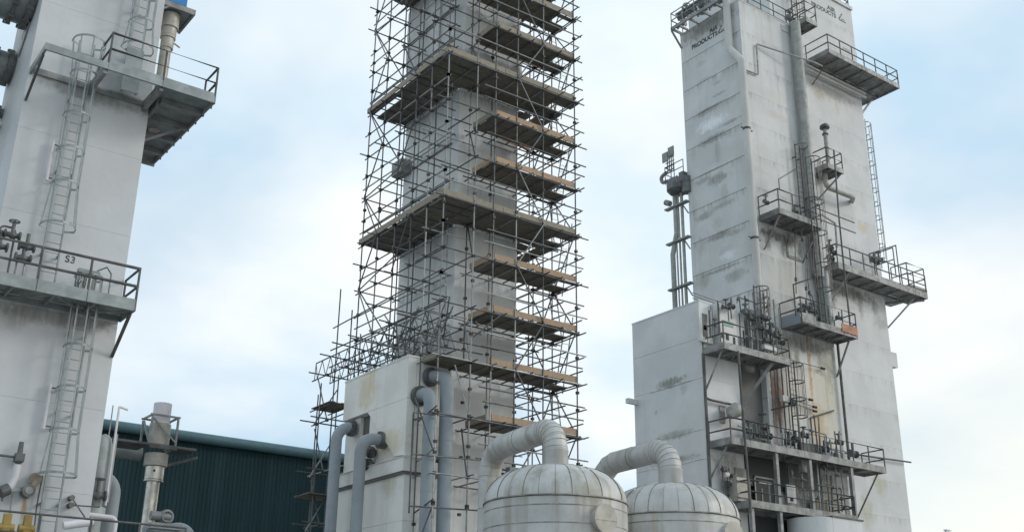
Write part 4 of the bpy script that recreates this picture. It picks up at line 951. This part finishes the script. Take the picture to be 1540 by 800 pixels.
# ------------------------------------------------------------------ platforms
PL = dict(mat='beam_grey', rail='galv_dark')
t = platform('highest long grey platform across the tallest tower, running past its right edge', 50.35, 57.5, 35.87, 37.595, 38.55, joists=5, brace=0, h=1.15, sides='WS', **PL)
slab('floor_plate', 55.75, 57.42, 37.6, 39.0, 38.71, 38.75, 'deck_grey', t); slab('edge_beam', 57.43, 57.5, 37.6, 39.1, 38.55, 38.88, 'beam_grey', t); slab('edge_beam', 55.75, 57.42, 39.02, 39.1, 38.55, 38.8, 'beam_grey', t)
handrail(t, [(57.47, 35.91), (57.47, 39.05)], 38.75, 'galv_dark', 1.15)
obj('bracket', G().bar((57.1, 37.65, 38.53), (55.72, 37.7, 36.9), .1, .1), 'beam_grey', t); obj('bracket', G().bar((50.9, 36.3, 38.5), (50.7, 37.58, 37.2), .05, .05), 'galv_dark', t)
slab('sign_plate', 51.8, 52.5, 35.84, 35.865, 39.3, 39.5, 'beam_grey', t)
t = platform('long grey platform half way up the tallest tower with a stepped right end', 49.55, 58.1, 36.2, 37.595, 24.26, joists=6, brace=0, h=1.3, sides='WS', toe=.2, **PL)
slab('floor_plate', 55.75, 58.0, 37.6, 38.8, 24.42, 24.46, 'deck_grey', t); slab('upper_step', 56.5, 58.2, 36.25, 37.4, 24.75, 24.9, 'beam_grey', t)
handrail(t, [(56.4, 37.4), (56.4, 36.3), (58.15, 36.3), (58.15, 37.4)], 24.9, 'galv_dark', 1.35)
obj('bracket', G().bar((57.2, 36.5, 24.24), (55.72, 37.62, 22.3), .1, .1), 'beam_grey', t); obj('bracket', G().bar((50.6, 36.3, 24.2), (50.0, 37.58, 22.3), .08, .08), 'beam_grey', t)
obj('side_frame', G().bar((58.0, 36.4, 24.2), (56.2, 38.7, 24.2), .12, .12), 'beam_grey', t)
handrail(t, [(54.9, 37.5), (54.9, 36.1)], 25.3, 'galv_dark', 1.5); 
t = platform('small grey platform with a stack pipe on the tallest tower', 49.55, 51.0, 36.2, 37.595, 30.6, joists=2, brace=0, h=1.15, **PL)
obj('bracket', G().bar((50.9, 36.4, 30.58), (48.9, 37.55, 28.0), .1, .1), 'galv_dark', t)
t = platform('small topmost platform where the two right towers meet', 47.34, 48.4, 35.1, 36.3, 39.22, joists=1, brace=0, h=1.25, mat='beam_grey', rail='galv_dark')
t = platform('grey platform hung on the front of the weathered tower, above the hatch', 42.83, 46.33, 34.6, 35.995, 25.29, joists=3, brace=1.6, h=1.22, **PL)
handrail(t, [(46.0, 34.65), (49.3, 34.65)], 25.2, 'galv_dark', 1.25, posts=False)
obj('stair_rail', G().tube([(43.0, 34.62, 26.7), (43.0, 34.62, 27.3), (45.3, 34.7, 28.9)], .03, 6), 'galv_dark', t)
t = platform('grey platform with an orange end board on the weathered tower, above the rust streak', 43.9, 48.45, 34.6, 35.995, 19.45, joists=4, brace=0, h=1.2, mat='beam_grey', rail='galv_dark')
slab('end_board', 47.1, 48.4, 34.55, 34.595, 19.6, 20.05, 'orange', t); slab('side_plate', 43.86, 43.895, 34.7, 35.9, 19.45, 20.05, 'pipe_blue', t); slab('side_plate', 43.9, 45.0, 34.56, 34.595, 19.5, 20.0, 'beam_grey', t)
obj('bracket', G().bar((48.1, 34.9, 19.43), (48.15, 35.98, 17.6), .08, .08), 'beam_grey', t)
t = platform('grey platform carrying white cabinets on the front of the annex', 37.95, 42.75, 34.6, 35.995, 16.95, joists=4, brace=0, h=1.15, mat='beam_grey', rail='galv_dark')
obj('bracket', G().bar((38.1, 34.9, 16.93), (37.95, 35.98, 15.1), .07, .07), 'beam_grey', t); obj('bracket', G().bar((41.6, 34.8, 16.93), (40.5, 35.9, 14.9), .14, .14), 'beam_grey', t)
slab('side_rail_gate', 37.7, 37.73, 35.4, 35.43, 17.2, 18.2, 'galv_dark', t)
t = platform('longest platform, crossing the annex and the foot of the towers', 38.05, 49.65, 34.6, 35.995, 12.4, joists=8, brace=0, h=1.05, mat='beam_grey', rail='galv_dark')
obj('bracket', G().bar((38.2, 35.0, 12.38), (37.95, 35.98, 10.9), .07, .07), 'beam_grey', t); obj('bracket', G().bar((49.3, 34.9, 12.38), (48.25, 36.0, 9.6), .08, .08), 'galv_dark', t)
slab('back_plate', 48.21, 49.6, 36.0, 37.55, 12.56, 12.6, 'deck_grey', t)
t = platform('lowest grey platform under the longest one, in deep shade', 39.1, 46.8, 34.6, 35.995, 9.62, joists=5, brace=0, h=1.05, mat='beam_grey', rail='galv_dark')
for x, z0, z1 in ((41.25, 0, 12.4), (43.7, 0, 12.4), (46.9, 0, 12.4), (39.3, 0, 9.6)):
    single('support_column', G().box(x - .09, x + .09, 34.68, 34.86, z0, z1), 'beam_grey', 'grey steel column under the longest platform', 'column', (x, 34.77, z0), group='columns under the longest platform')

# platform and gear on the roof edge of the weathered tower
t = thing('access_platform', 'corroded walkway along the roof edge above the lettering of the weathered tower', 'platform', (42, 38.8, 39.2))
slab('edge_beam', 41.6, 41.68, 36.7, 40.7, 39.15, 39.36, 'beam_grey', t); slab('edge_beam', 41.6, 42.9, 40.62, 40.7, 39.18, 39.34, 'beam_grey', t)
for y in (37.2, 38.2, 39.2, 40.1): slab('joist', 41.69, 42.44, y - .05, y + .05, 39.17, 39.3, 'beam_grey', t)
for y in (40.66,): obj('bracket', G().bar((41.63, y, 39.14), (42.43, y, 38.2), .09, .09), 'beam_grey', t)
handrail(t, [(42.6, 40.66), (41.64, 40.66), (41.64, 36.8)], 39.34, 'beam_grey', 1.0, .03, .95)
slab('cover_board', 41.75, 42.1, 37.9, 40.4, 40.15, 40.25, 'beam_grey', t)
for i in range(9):
    y = 37.0 + i * .42; valve('grey valve on the corroded roof edge walkway', (42.0 + rnd(-.2, .3), y, 39.65 + rnd(-.1, .3)), 1.5 + rnd(-.3, .5), 'beam_grey', 'valves on the roof edge walkway', d=(rnd(-.4, .4), 1, 0), wheel=i % 2 == 0, wmat='beam_grey')
for y in (38.45, 38.0, 37.3): single('vent_stub', G().cyl((42.2, y, 39.4), (42.2, y, 41.4 if y > 38.2 else 40.6), .14 if y > 38.2 else .06, 10), 'pipe_grey', {38.45: 'thick grey vent stub on the roof edge walkway', 38.0: 'thin grey vent stub nearest the thick one', 37.3: 'thin grey vent stub nearest the corner of the weathered tower'}[y], 'pipe', (42.2, y, 39.4), True)
t = thing('roof_railing', 'dark railing on the roof of the weathered tower beside the top platform', 'railing', (45, 36.3, 39.2))
handrail(t, [(43.4, 36.1), (47.9, 36.1)], 39.2, 'galv_dark', 1.1, .03, 1.1)
obj('lower_frame', G().bar((43.2, 36.05, 39.25), (48.2, 36.05, 39.25), .09, .09), 'galv_dark', t)
valve('dark valve on the roof railing beside the top platform', (47.3, 36.2, 39.9), 1.6, 'flange')
slab('lug', 46.1, 46.7, 35.96, 35.995, 38.55, 38.95, 'tower_a', ta)

# ------------------------------------------------------------------ ladders
ladder('caged ladder from the topmost platform to the roof of the tallest tower', 48.95, 49.45, 37.25, 37.8, 46, (41.0, 42.0, 43.0, 44.0, 45.0), 'galv_dark', back=(40, 43))
ladder('short ladder left of the thick grey pipe on the weathered tower', 46.0, 46.4, 35.7, 25.6, 30.8, (30.6,), 'galv_dark', back=(27, 30))
ladder('caged ladder crossing the foot of the thick grey pipe, between two platforms', 45.1, 45.55, 34.35, 19.7, 29.2, (29.0, 26.4, 24.6, 22.8, 21.4), 'galv_dark')
ladder('caged ladder against the dark recess between the box platform and the longest platform', 43.55, 44.0, 35.45, 12.6, 17.6, (17.3, 16.4, 15.5, 14.6), 'galv_dark')
ladder('caged ladder rising through the clutter beside the corner pipe', 41.05, 41.5, 35.2, 17.2, 21.0, (20.8, 19.9, 19.2), 'galv_dark')
q = ladder('caged ladder on the far right edge of the tallest tower, seen side on', -.22, .22, 0, 26.2, 36.6, tuple(26.9 + i * .95 for i in range(11)), 'galv', back=(27, 30, 33, 36))
q.location = (56.0, 37.95, 26.2); q.rotation_euler = (0, 0, RAD(90))

# ------------------------------------------------------------------ pipes on the towers
pipe('corner_pipe', 'pale thick pipe up the front left corner of the weathered tower', [(41.9, 35.62, 17.2), (41.9, 35.62, 34.7), (42.1, 36.62, 36.0), (42.1, 36.62, 40.2)], .215, 'pipe_white', R=.4, n=20)
for z in (30.35, 23.9): single('pipe_clamp', G().box(41.45, 42.35, 35.58, 35.66, z, z + .05).cyl((41.9, 35.62, z - .04), (41.9, 35.62, z + .09), .228, 18), 'galv_dark', {30.35: 'dark clamp with two lugs high on the corner pipe', 23.9: 'clamp low on the corner pipe'}[z], 'clamp', (41.9, 35.6, z), True)
single('cable_tray', G().box(42.0, 42.42, 35.75, 35.99, 20.6, 26.4), 'duct', 'dark flat cable tray behind the corner pipe', 'tray', (42.2, 35.9, 20.6))
q = thing('thick_pipe', 'thick grey pipe up the angle between the two right towers', 'pipe', (46.95, 35.62, 20))
obj('shaft', G().cyl((46.95, 35.62, 22.9), (46.95, 35.62, 39.2), .30, 24), 'pipe_grey', q, True)
obj('lower_shell', G().cyl((47.3, 35.62, 19.7), (47.3, 35.62, 23.2), .35, 24), 'duct', q, True)
for z in (23.21, 27.6): obj('ring', G().cyl((46.95 if z > 24 else 47.3, 35.62, z), (46.95 if z > 24 else 47.3, 35.62, z + .06), .37, 24), 'beam_grey', q, True)
pipe('thin_pipe', 'thin dark pipe with a square jog across the weathered tower', [(42.1, 35.9, 34.4), (43.55, 35.88, 34.5), (43.6, 35.88, 36.55), (47.9, 35.2, 36.6), (48.6, 35.2, 36.6)], .05, 'pipe_grey', R=.1, n=8)
for dz, lab in ((0, 'upper of the two horizontal pipes under the highest platform'), (-.28, 'lower of the two horizontal pipes under the highest platform')):
    pipe('thin_pipe', lab, [(49.8, 37.3, 38.2 + dz), (55.75, 37.3, 38.2 + dz)], .085, 'pipe_white', n=10)
q = thing('stack_pipe', 'grey stack pipe with a mushroom cap above the small platform', 'pipe', (50.6, 36.9, 30.8))
obj('shaft', G().cyl((50.55, 36.9, 30.8), (50.55, 36.9, 33.7), .12, 14), 'pipe_grey', q, True)
for z, r in ((33.35, .19), (33.7, .17)): obj('flange', G().cyl((50.55, 36.9, z), (50.55, 36.9, z + .07), r, 14), 'flange', q, True)
obj('cap', G().lathe(50.55, 36.9, [(.12, 33.77), (.3, 33.8), (.29, 33.95), (.16, 34.06), (.001, 34.1)], 18), 'flange', q, True)
P = [onY(1241, 262, 36.9), onY(1242, 281, 36.9), onY(1283, 297, 36.9), onY(1281, 303, 37.5)]
pipe('elbow_pipe', 'dark pipe bending along the wall below the small platform', P, .15, 'pipe_grey', R=.35, n=14)
pipe('drop_pipe', 'long thin dark pipe falling from the small platform', [onY(1254, 226, 35.9), onY(1262, 330, 35.6), onY(1271, 420, 35.4), onY(1279, 492, 35.2)], .05, 'galv_dark', n=8, R=.1)
pipe('thin_pipe', 'square run of pale conduit right of the middle platforms', [onY(1236, 323, 36.6), onY(1256, 336, 36.6), onY(1259, 372, 36.6)], .06, 'pipe_grey', n=8, R=.1)
pipe('drop_pipe', 'dark pipe down the right edge of the stained wall', [(48.25, 35.8, 19.4), (48.25, 35.8, 5)], .075, 'galv_dark', n=8)
pipe('drop_pipe', 'dark upright pipe down the corner of the annex below the cabinet platform', [(37.82, 35.85, 16.95), (37.82, 35.85, 5)], .075, 'galv_dark', n=8)
pipe('drop_pipe', 'dark upright pipe in front of the annex between platforms', [onY(1110, 528, 34.5), onY(1129, 770, 34.5)], .06, 'galv_dark', n=8, R=.01)
pipe('thin_pipe', 'dark pipe sloping from the annex corner pipe above the longest platform', [onY(1062, 598, 35.9), onY(1068, 601, 35.8), onY(1101, 608, 35.8)], .06, 'galv_dark', n=8, R=.1)
single('wall_rail', G().cyl((49.7, 37.4, 13.95), (56.1, 37.4, 14.2), .05, 8), 'galv_dark', 'thin dark rail from the longest platform to the right edge of the tallest tower', 'rail', (53, 37.4, 14), True)

# pipe bundle with a valve station behind the weathered tower's left edge
for i, (x, y, r, lab) in enumerate(((42.45, 42.2, .15, 'thickest pale pipe of the bundle left of the weathered tower'), (42.45, 41.85, .05, 'thinnest pipe of the bundle left of the weathered tower'), (42.45, 41.6, .06, 'middle dark pipe of the bundle left of the weathered tower'), (42.45, 41.3, .095, 'dark pipe of the bundle nearest the weathered tower'))):
    pts = [(x, y, 19), (x, y, 30)] if i else [(x, y, 19), (x, y, 25.2), (x, y - .38, 26.4), (x, y - .38, 29.2)]
    pipe('riser_pipe', lab, pts, r, 'pipe_grey', n=12, R=.3)
for z in (23.0, 25.8, 28.0): single('pipe_support', G().box(42.2, 42.5, 40.7, 42.5, z, z + .09).bar((42.4, 41.2, z), (42.4, 40.76, z - .7), .06, .06), 'beam_grey', {23.0: 'lowest cross support of the pipe bundle', 25.8: 'middle cross support of the pipe bundle', 28.0: 'top cross support of the pipe bundle'}[z], 'bracket', (42.4, 41.5, z))
t = thing('valve_station', 'dark valve station on top of the pipe bundle', 'valve', (42.4, 41.6, 28.6))
obj('body', G().lathe(42.4, 41.55, [(.001, 28.75), (.45, 28.8), (.62, 29.0), (.62, 29.5), (.5, 29.7), (.001, 29.75)], 22), 'flange', t, True)
obj('side_body', G().cyl((42.4, 40.8, 28.6), (42.4, 40.8, 29.6), .3, 16).box(42.1, 42.5, 40.75, 41.1, 29.3, 29.9), 'flange', t, True)
obj('elbow', G().tube([(42.4, 42.3, 29.9), (42.4, 42.75, 29.95), (42.4, 42.9, 30.35), (42.4, 42.4, 30.5)], .11, 10, R=.2), 'beam_grey', t, True)
obj('nozzle', G().cyl((42.4, 42.2, 28.4), (42.4, 42.55, 28.6), .17, 12), 'beam_grey', t, True)
handrail(t, [(42.2, 40.8), (42.2, 42.3), (42.7, 42.3)], 29.8, 'galv_dark', .9, .025, .6)
g = G()
for i in range(4):
    g.box(42.36, 42.42, 41.75 + i * .16, 41.79 + i * .16, 30.4, 31.7)
for i in range(5): g.box(42.35, 42.41, 41.7, 42.4, 30.5 + i * .27, 30.54 + i * .27)
obj('frame', g, 'beam_grey', t)
for y in (41.65, 42.15): obj('panel', G().box(42.3, 42.37, y, y + .45, 31.15 + (42.2 - y) * .4, 31.75 + (42.2 - y) * .4), 'beam_grey', t)

# ------------------------------------------------------------------ equipment on the platforms, measured on their own planes
def pbox(name, label, x0, y0, x1, y1, Y, d, mat, cat, group=None, extra=None):
    p, q = onY(x0, y1, Y), onY(x1, y0, Y)
    t = thing(name, label, cat, (p.x, Y, p.z), group)
    obj('case', G().box(p.x, q.x, Y, Y + d, p.z, q.z), mat, t)
    w, h = q.x - p.x, q.z - p.z
    for nm, a, b, c, e, m_ in extra or (): obj(nm, G().box(p.x + a * w, p.x + c * w, Y - .03, Y - .001, p.z + b * h, p.z + e * h), m_, t)
    return t
pbox('cabinet', 'large white instrument cabinet with green print behind the rail of the cabinet platform', 1083, 462, 1106, 520, 35.5, .45, 'cabinet', 'cabinet',
     extra=(('nameplate', .22, .5, .8, .62, 'green_print'), ('gauge', .1, .2, .25, .32, 'black'), ('gauge', .36, .18, .5, .3, 'black'), ('slot', .75, .05, .85, .28, 'black'), ('conduit', .55, .6, .58, .98, 'flange'), ('door_edge', .02, .02, .05, .98, 'flange'), ('conduit', .7, .7, .74, 1.02, 'flange')))
pbox('cabinet', 'smaller white cabinet with ribs right of the green printed one', 1107, 470, 1118, 522, 35.55, .4, 'cabinet', 'cabinet', extra=(('rib', .1, .1, .16, .9, 'flange'), ('rib', .5, .2, .56, .95, 'flange'), ('rib', .8, .1, .9, .5, 'black'), ('plate', .3, .02, .95, .3, 'beam_grey')))
pbox('cabinet', 'narrow pale cabinet with dark gauges nearest the annex corner', 1053, 468, 1070, 512, 35.8, .15, 'cabinet', 'cabinet', extra=(('gauge', .25, .15, .6, .85, 'flange'), ('gauge', .3, .35, .5, .5, 'black'), ('conduit', .75, .2, .85, 1.0, 'flange')))
pbox('cabinet', 'grey pipe rack cabinet at the right end of the cabinet platform', 1128, 470, 1146, 530, 35.6, .35, 'beam_grey', 'cabinet', extra=(('pipe', .1, 0, .2, 1, 'flange'), ('pipe', .5, 0, .58, 1.1, 'galv_dark'), ('pipe', .8, 0, .9, .8, 'flange')))
for i, (a, b, c, d) in enumerate(((1041, 440, 1090, 457), (1041, 444, 1090, 461), (1041, 448, 1090, 465), (1041, 455, 1082, 468))):
    single('cable', G().cyl(onY(a, b, 36.6), onY(c, d, 35.9), .018, 6), 'flange', 'thin cable strung above the white cabinets', 'cable', onY(a, b, 36.6), True, 'cables above the white cabinets')
def conduits(label, group, Y, items, mat='galv_dark', r=.035, nm='conduit'):
    for x0, y0, x1, y1 in items:
        a, b = onY(x0, y0, Y + rnd(-.1, .1)), onY(x1, y1, Y); mt_ = random.choice((mat, mat, 'beam_grey', 'galv', 'flange'))
        pipe(nm, label, [a, V((b.x, a.y, b.z))], r * rnd(.7, 1.35), mt_, n=7, group=group, cat='conduit')
conduits('thin upright conduit among the cabinets beside the corner pipe', 'conduits on the cabinet platform', 35.3, ((1079, 452, 1083, 500), (1072, 470, 1074, 508), (1120, 445, 1125, 520), (1126, 450, 1131, 525), (1148, 440, 1153, 520), (1156, 455, 1160, 530), (1163, 450, 1168, 535), (1171, 462, 1175, 535), (1138, 455, 1142, 525), (1112, 448, 1115, 470), (1132, 440, 1136, 470), (1145, 470, 1149, 530)))
conduits('thin upright conduit on the stained wall beside the lower caged ladder', 'conduits on the stained wall', 35.8, ((1163, 545, 1172, 640), (1168, 545, 1177, 650), (1174, 543, 1183, 650), (1181, 540, 1190, 645), (1158, 550, 1166, 640)), r=.03)
conduits('thin upright conduit rising from the longest platform', 'conduits on the longest platform', 35.0, ((1198, 607, 1206, 690), (1224, 624, 1232, 690), (1231, 627, 1236, 690), (1255, 648, 1261, 700), (1262, 648, 1268, 705), (1240, 655, 1246, 700), (1248, 660, 1252, 700), (1176, 640, 1181, 680), (1187, 645, 1191, 685), (1133, 638, 1136, 672), (1141, 640, 1145, 674), (1213, 660, 1217, 700)), r=.04)
conduits('thin upright conduit in the shade between the two lowest platforms', 'conduits between the lowest platforms', 35.2, ((1228, 690, 1236, 770), (1242, 695, 1250, 775), (1256, 700, 1263, 780), (1264, 700, 1272, 780), (1216, 700, 1222, 775), (1236, 720, 1240, 770), (1205, 700, 1211, 768), (1250, 715, 1255, 770)), r=.04)
for i, (px, py, s) in enumerate(((1126, 648, 1.2), (1137, 652, 1.5), (1148, 640, 1.6), (1154, 655, 1.3), (1186, 665, 1.4), (1197, 660, 1.3), (1209, 655, 1.2), (1240, 675, 1.3), (1262, 665, 1.2), (1283, 682, 1.6))):
    valve('rusty dark valve standing on the longest platform', onY(px, py, 35.3), s, 'flange', 'valves on the longest platform', d=(1, rnd(-.3, .3), 0), wheel=i % 2 == 0)
for i, (px, py, s) in enumerate(((1121, 470, 1.2), (1129, 478, 1.2), (1142, 490, 1.3), (1150, 478, 1.2), (1160, 500, 1.3), (1168, 505, 1.2), (1092, 462, 1.1), (1100, 460, 1.1), (1174, 515, 1.1), (1154, 512, 1.2))):
    valve('small dark valve among the pipes of the cabinet platform', onY(px, py, 35.2), s, 'flange', 'valves on the cabinet platform', d=(1, rnd(-.5, .5), 0), wheel=i % 2 == 0)
for i, (px, py, s) in enumerate(((1213, 462, 1.2), (1222, 468, 1.2), (1226, 480, 1.3), (1205, 468, 1.1), (1262, 478, 1.0))):
    valve('small dark valve on the platform with the orange end board', onY(px, py, 35.1), s, 'flange', 'valves on the orange ended platform', d=(1, rnd(-.5, .5), 0), wheel=i % 2 == 1)
for i, (px, py, s) in enumerate(((1248, 372, 1.2), (1252, 379, 1.3), (1249, 388, 1.4), (1316, 392, 1.6), (1322, 390, 1.2), (1250, 395, 1.2))):
    valve('dark valve on the long platform half way up the tallest tower', onY(px, py, 36.7), s, 'flange', 'valves on the half way platform', d=(1, rnd(-.3, .3), 0), wheel=i % 2 == 0)
pbox('dark_cabinet', 'black box at the left end of the half way platform', 1226, 386, 1236, 405, 36.4, .4, 'black', 'cabinet')
for px, py in ((1152, 304), (1196, 318), (1220, 328)): valve('small valve on the platform above the hatch', onY(px, py, 35.2), 1.0, 'flange', 'valves on the platform above the hatch', d=(1, .2, 0))
t = thing('silencer', 'bulky grey lagged silencer above the left end of the longest platform', 'silencer', onY(1105, 625, 35.4))
p = onY(1105, 622, 35.4); obj('body', G().tube([p + V((-.35, 0, -.2)), p + V((-.2, 0, .05)), p + V((.1, 0, .2)), p + V((.35, 0, .22))], .3, 14, radii=[.16, .3, .36, .3]), 'pipe_grey', t, True)
pbox('dark_door', 'small dark hatch on the annex above the longest platform', 1084, 611, 1090, 635, 35.93, .06, 'deck_grey', 'hatch')
pbox('grey_panel', 'grey panel on the annex behind the lowest platform', 1107, 705, 1122, 722, 35.93, .06, 'deck_grey', 'panel')
t = thing('valve_skid', 'jumble of white and dark valves on the annex left of the lowest platform', 'valve', onY(1100, 740, 35.6))
for i in range(7):
    a = onY(1086 + i * 3.4, 700 + i * 2 + rnd(-3, 3), 35.7); obj('pipe', G().tube([a, a - V((0, 0, rnd(1.0, 1.8)))], .035, 6), 'flange', t, True)
    b = a - V((0, 0, rnd(.2, 1.3))); obj('valve_body', G().cyl(b - V((.12, .1, 0)), b + V((.12, -.1, .05)), .12, 10), 'cabinet' if i % 2 else 'flange', t, True)
for i in range(4): a = onY(1086, 712 + i * 10, 35.68); obj('pipe', G().cyl(a, a + V((1.1, 0, rnd(-.1, .1))), .03, 6), 'flange', t, True)
pbox('doorway', 'dark doorway with a white lamp strip behind the lowest platform', 1138, 722, 1163, 756, 35.9, .1, 'black', 'door', extra=(('frame', -.06, 0, 0, 1.05, 'beam_grey'), ('frame', 1, 0, 1.06, 1.05, 'beam_grey'), ('lintel', -.06, 1.0, 1.06, 1.06, 'beam_grey'), ('lamp_strip', .2, .8, .85, .9, 'cabinet'), ('bar', .3, .1, .34, .6, 'beam_grey'), ('bar', .72, .1, .76, .75, 'beam_grey')))
pbox('notice_board', 'pale notice box right of the dark doorway', 1185, 730, 1196, 755, 35.7, .1, 'cabinet', 'box', extra=(('strip', .1, .75, .9, .9, 'cabinet'), ('strip', .3, .1, .6, .3, 'black')))
pbox('vessel_jacket', 'short pale jacketed cylinder section beside the upright pipe of the lowest platform', 1110, 720, 1128, 752, 35.2, .5, 'beige_pipe', 'tank', extra=(('hoop', -.05, .1, 1.05, .16, 'flange'), ('hoop', -.05, .8, 1.05, .86, 'flange')))
for i, (a, b, c, d) in enumerate(((1190, 592, 1220, 601), (1190, 600, 1226, 612), (1196, 607, 1226, 618), (1185, 540, 1238, 554))):
    q = thing('wall_probe', ('upper of three thin probes with dark ends on the stained wall', 'middle of three thin probes with dark ends on the stained wall', 'lowest of three thin probes with dark ends on the stained wall', 'long thin probe high on the stained wall under the orange ended platform')[i], 'instrument', onY(a, b, 35.8))
    obj('rod', G().cyl(onY(a, b, 35.8), onY(c, d, 35.8), .02, 6), 'flange', q, True); e = onY(c, d, 35.8); obj('head', G().cyl(e - V((.16, 0, 0)), e + V((.1, 0, 0)), .07, 8), 'black', q, True)
for i, pts in enumerate((((1160, 616), (1198, 607), (1203, 650)), ((1219, 628), (1254, 617), (1254, 618)))):
    t = thing('frame_rail', ('dark rail frame right of the lower caged ladder', 'dark rail frame at the right edge of the stained wall')[i], 'rail', onY(*pts[1], 35))
    a, b, c = onY(*pts[0], 35.9), onY(*pts[1], 34.7 if i == 0 else 35.9), onY(*pts[2], 34.7)
    obj('rail', G().tube([a, b] + ([V((b.x, b.y, 13.2))] if i == 0 else []), .045, 7), 'galv_dark', t, True)
    if i: rod('post', a, V((a.x, a.y, 12.6)), .045, 'galv_dark', t)
t = thing('rail_bend', 'dark rail frame above the platform with the orange end board', 'rail', onY(1193, 428, 34.6))
a, b = onY(1193, 428, 34.6), onY(1222, 418, 34.0); obj('rail', G().tube([V((a.x, a.y, 19.7)), a, b], .04, 7), 'galv_dark', t, True)
t = thing('rail_bend', 'tall square rail frame at the right end of the half way platform', 'rail', onY(1345, 370, 36.2))
a, b, c = onY(1307, 382, 37.4), onY(1347, 369, 36.2), onY(1352, 400, 36.2); obj('rail', G().tube([V((a.x, a.y, a.z - .6)), a, b, V((b.x, b.y, 24.6))], .035, 7), 'galv_dark', t, True)
q = thing('white_tank', 'pale boxy tank with a dark rim at the foot of the towers', 'tank', (44.4, 34.3, 0))
p = onY(1252, 777, 33.6)
obj('shell', G().prism([(p.x, 33.6, 0), (p.x + 2.2, 33.6, 0), (p.x + 2.2, 36, 0), (p.x, 36, 0)], (0, 0, p.z)), 'annex_right', q)
obj('rounded_end', G().tube([(p.x - .02, 34.8, 0), (p.x - .02, 34.8, p.z - .01)], 1.19, 32), 'annex_right', q, True)
obj('rim', G().box(p.x - .05, p.x + 2.3, 33.55, 36.0, p.z + .002, p.z + .07), 'galv_dark', q)
q = thing('street_lamp', 'tiny distant street lamp at the bottom right of the sky', 'lamp', onY(1425, 798, 75))
p = onY(1425, 798, 75); obj('pole', G().tube([V((p.x - .6, 75, 0)), V((p.x - .6, 75, p.z - .2)), V((p.x - .2, 75, p.z + .05))], .07, 8, R=.2), 'galv', q, True); obj('head', G().box(p.x - .5, p.x + .5, 74.8, 75.2, p.z, p.z + .15), 'cap_white', q)

random.seed(21)
def rack(label, items, Y, group=None):
    """small bore pipework measured on its own plane: runs with elbows and little fittings"""
    for j, pts in enumerate(items):
        P = [onY(x, y, Y + rnd(-.12, .12)) for x, y in pts]
        for i in range(1, len(P)): P[i].y = P[0].y
        t = pipe('small_pipe', label, P, rnd(.022, .04), random.choice(('galv_dark', 'flange', 'beam_grey', 'galv')), n=7, R=.08, group=group)
        for i in range(len(P) - 1):
            m_ = P[i].lerp(P[i + 1], rnd(.25, .75)); d = (P[i + 1] - P[i]).normalized()
            obj('fitting', G().cyl(m_ - d * .09, m_ + d * .09, .075, 8), 'flange', t, True)
rack('small bore pipe run among the pipes of the cabinet platform', [((1108, 455), (1108, 448), (1133, 456)), ((1120, 468), (1150, 478), (1150, 500)), ((1128, 490), (1160, 499)), ((1120, 505), (1150, 514), (1151, 530)), ((1150, 486), (1172, 492), (1173, 520)), ((1074, 480), (1080, 478), (1080, 505)), ((1140, 452), (1152, 446), (1152, 470)), ((1155, 510), (1178, 517))], 35.25, 'small bore pipes on the cabinet platform')
rack('small bore pipe run along the longest platform', [((1110, 640), (1130, 645), (1130, 668)), ((1125, 655), (1160, 663)), ((1160, 668), (1205, 679)), ((1206, 652), (1206, 645), (1240, 654), (1240, 690)), ((1225, 668), (1270, 680), (1270, 700)), ((1180, 650), (1195, 654), (1195, 684)), ((1246, 672), (1246, 664), (1258, 667), (1258, 696)), ((1218, 690), (1270, 702))], 35.2, 'small bore pipes on the longest platform')
rack('small bore pipe run in the shade of the lowest platform', [((1190, 706), (1190, 718), (1212, 722)), ((1215, 745), (1275, 757)), ((1228, 728), (1262, 735), (1262, 770)), ((1240, 700), (1240, 712), (1270, 718)), ((1200, 735), (1222, 739), (1222, 770)), ((1246, 760), (1280, 766))], 35.3, 'small bore pipes on the lowest platform')
rack('small bore pipe run beside the thick grey pipe foot', [((1195, 330), (1200, 400), (1201, 440)), ((1203, 330), (1208, 400), (1210, 450)), ((1212, 345), (1217, 420), (1219, 460)), ((1215, 440), (1225, 444), (1226, 470)), ((1222, 352), (1226, 400), (1228, 440))], 35.4, 'small bore pipes at the thick pipe foot')
for px, py, w, h, Y, m_ in ((1178, 598, .5, .3, 35.5, 'cabinet'), (1192, 604, .3, .3, 35.4, 'black'), (1205, 672, 1.2, .45, 35.2, 'recess'), (1238, 684, 1.3, .5, 35.35, 'pipe_blue'), (1150, 520, .9, .25, 35.1, 'cabinet'), (1206, 692, .35, 1.1, 35.0, 'beam_grey'), (1225, 758, 1.0, .7, 35.5, 'toe_old')):
    p = onY(px, py, Y)
    single('instrument_box', G().box(p.x, p.x + w, Y, Y + .25, p.z - h / 2, p.z + h / 2), m_, {1178: 'small white box on the stained wall above the longest platform rail', 1192: 'small black box on the stained wall above the longest platform rail', 1205: 'dark grimy box on the longest platform under the rust streak', 1238: 'blue grey low box at the right middle of the longest platform', 1150: 'pale low box at the right end of the cabinet platform', 1206: 'upright rusty grey box in the middle of the longest platform', 1225: 'tan box on the lowest platform in the shade'}[px], 'box', p)
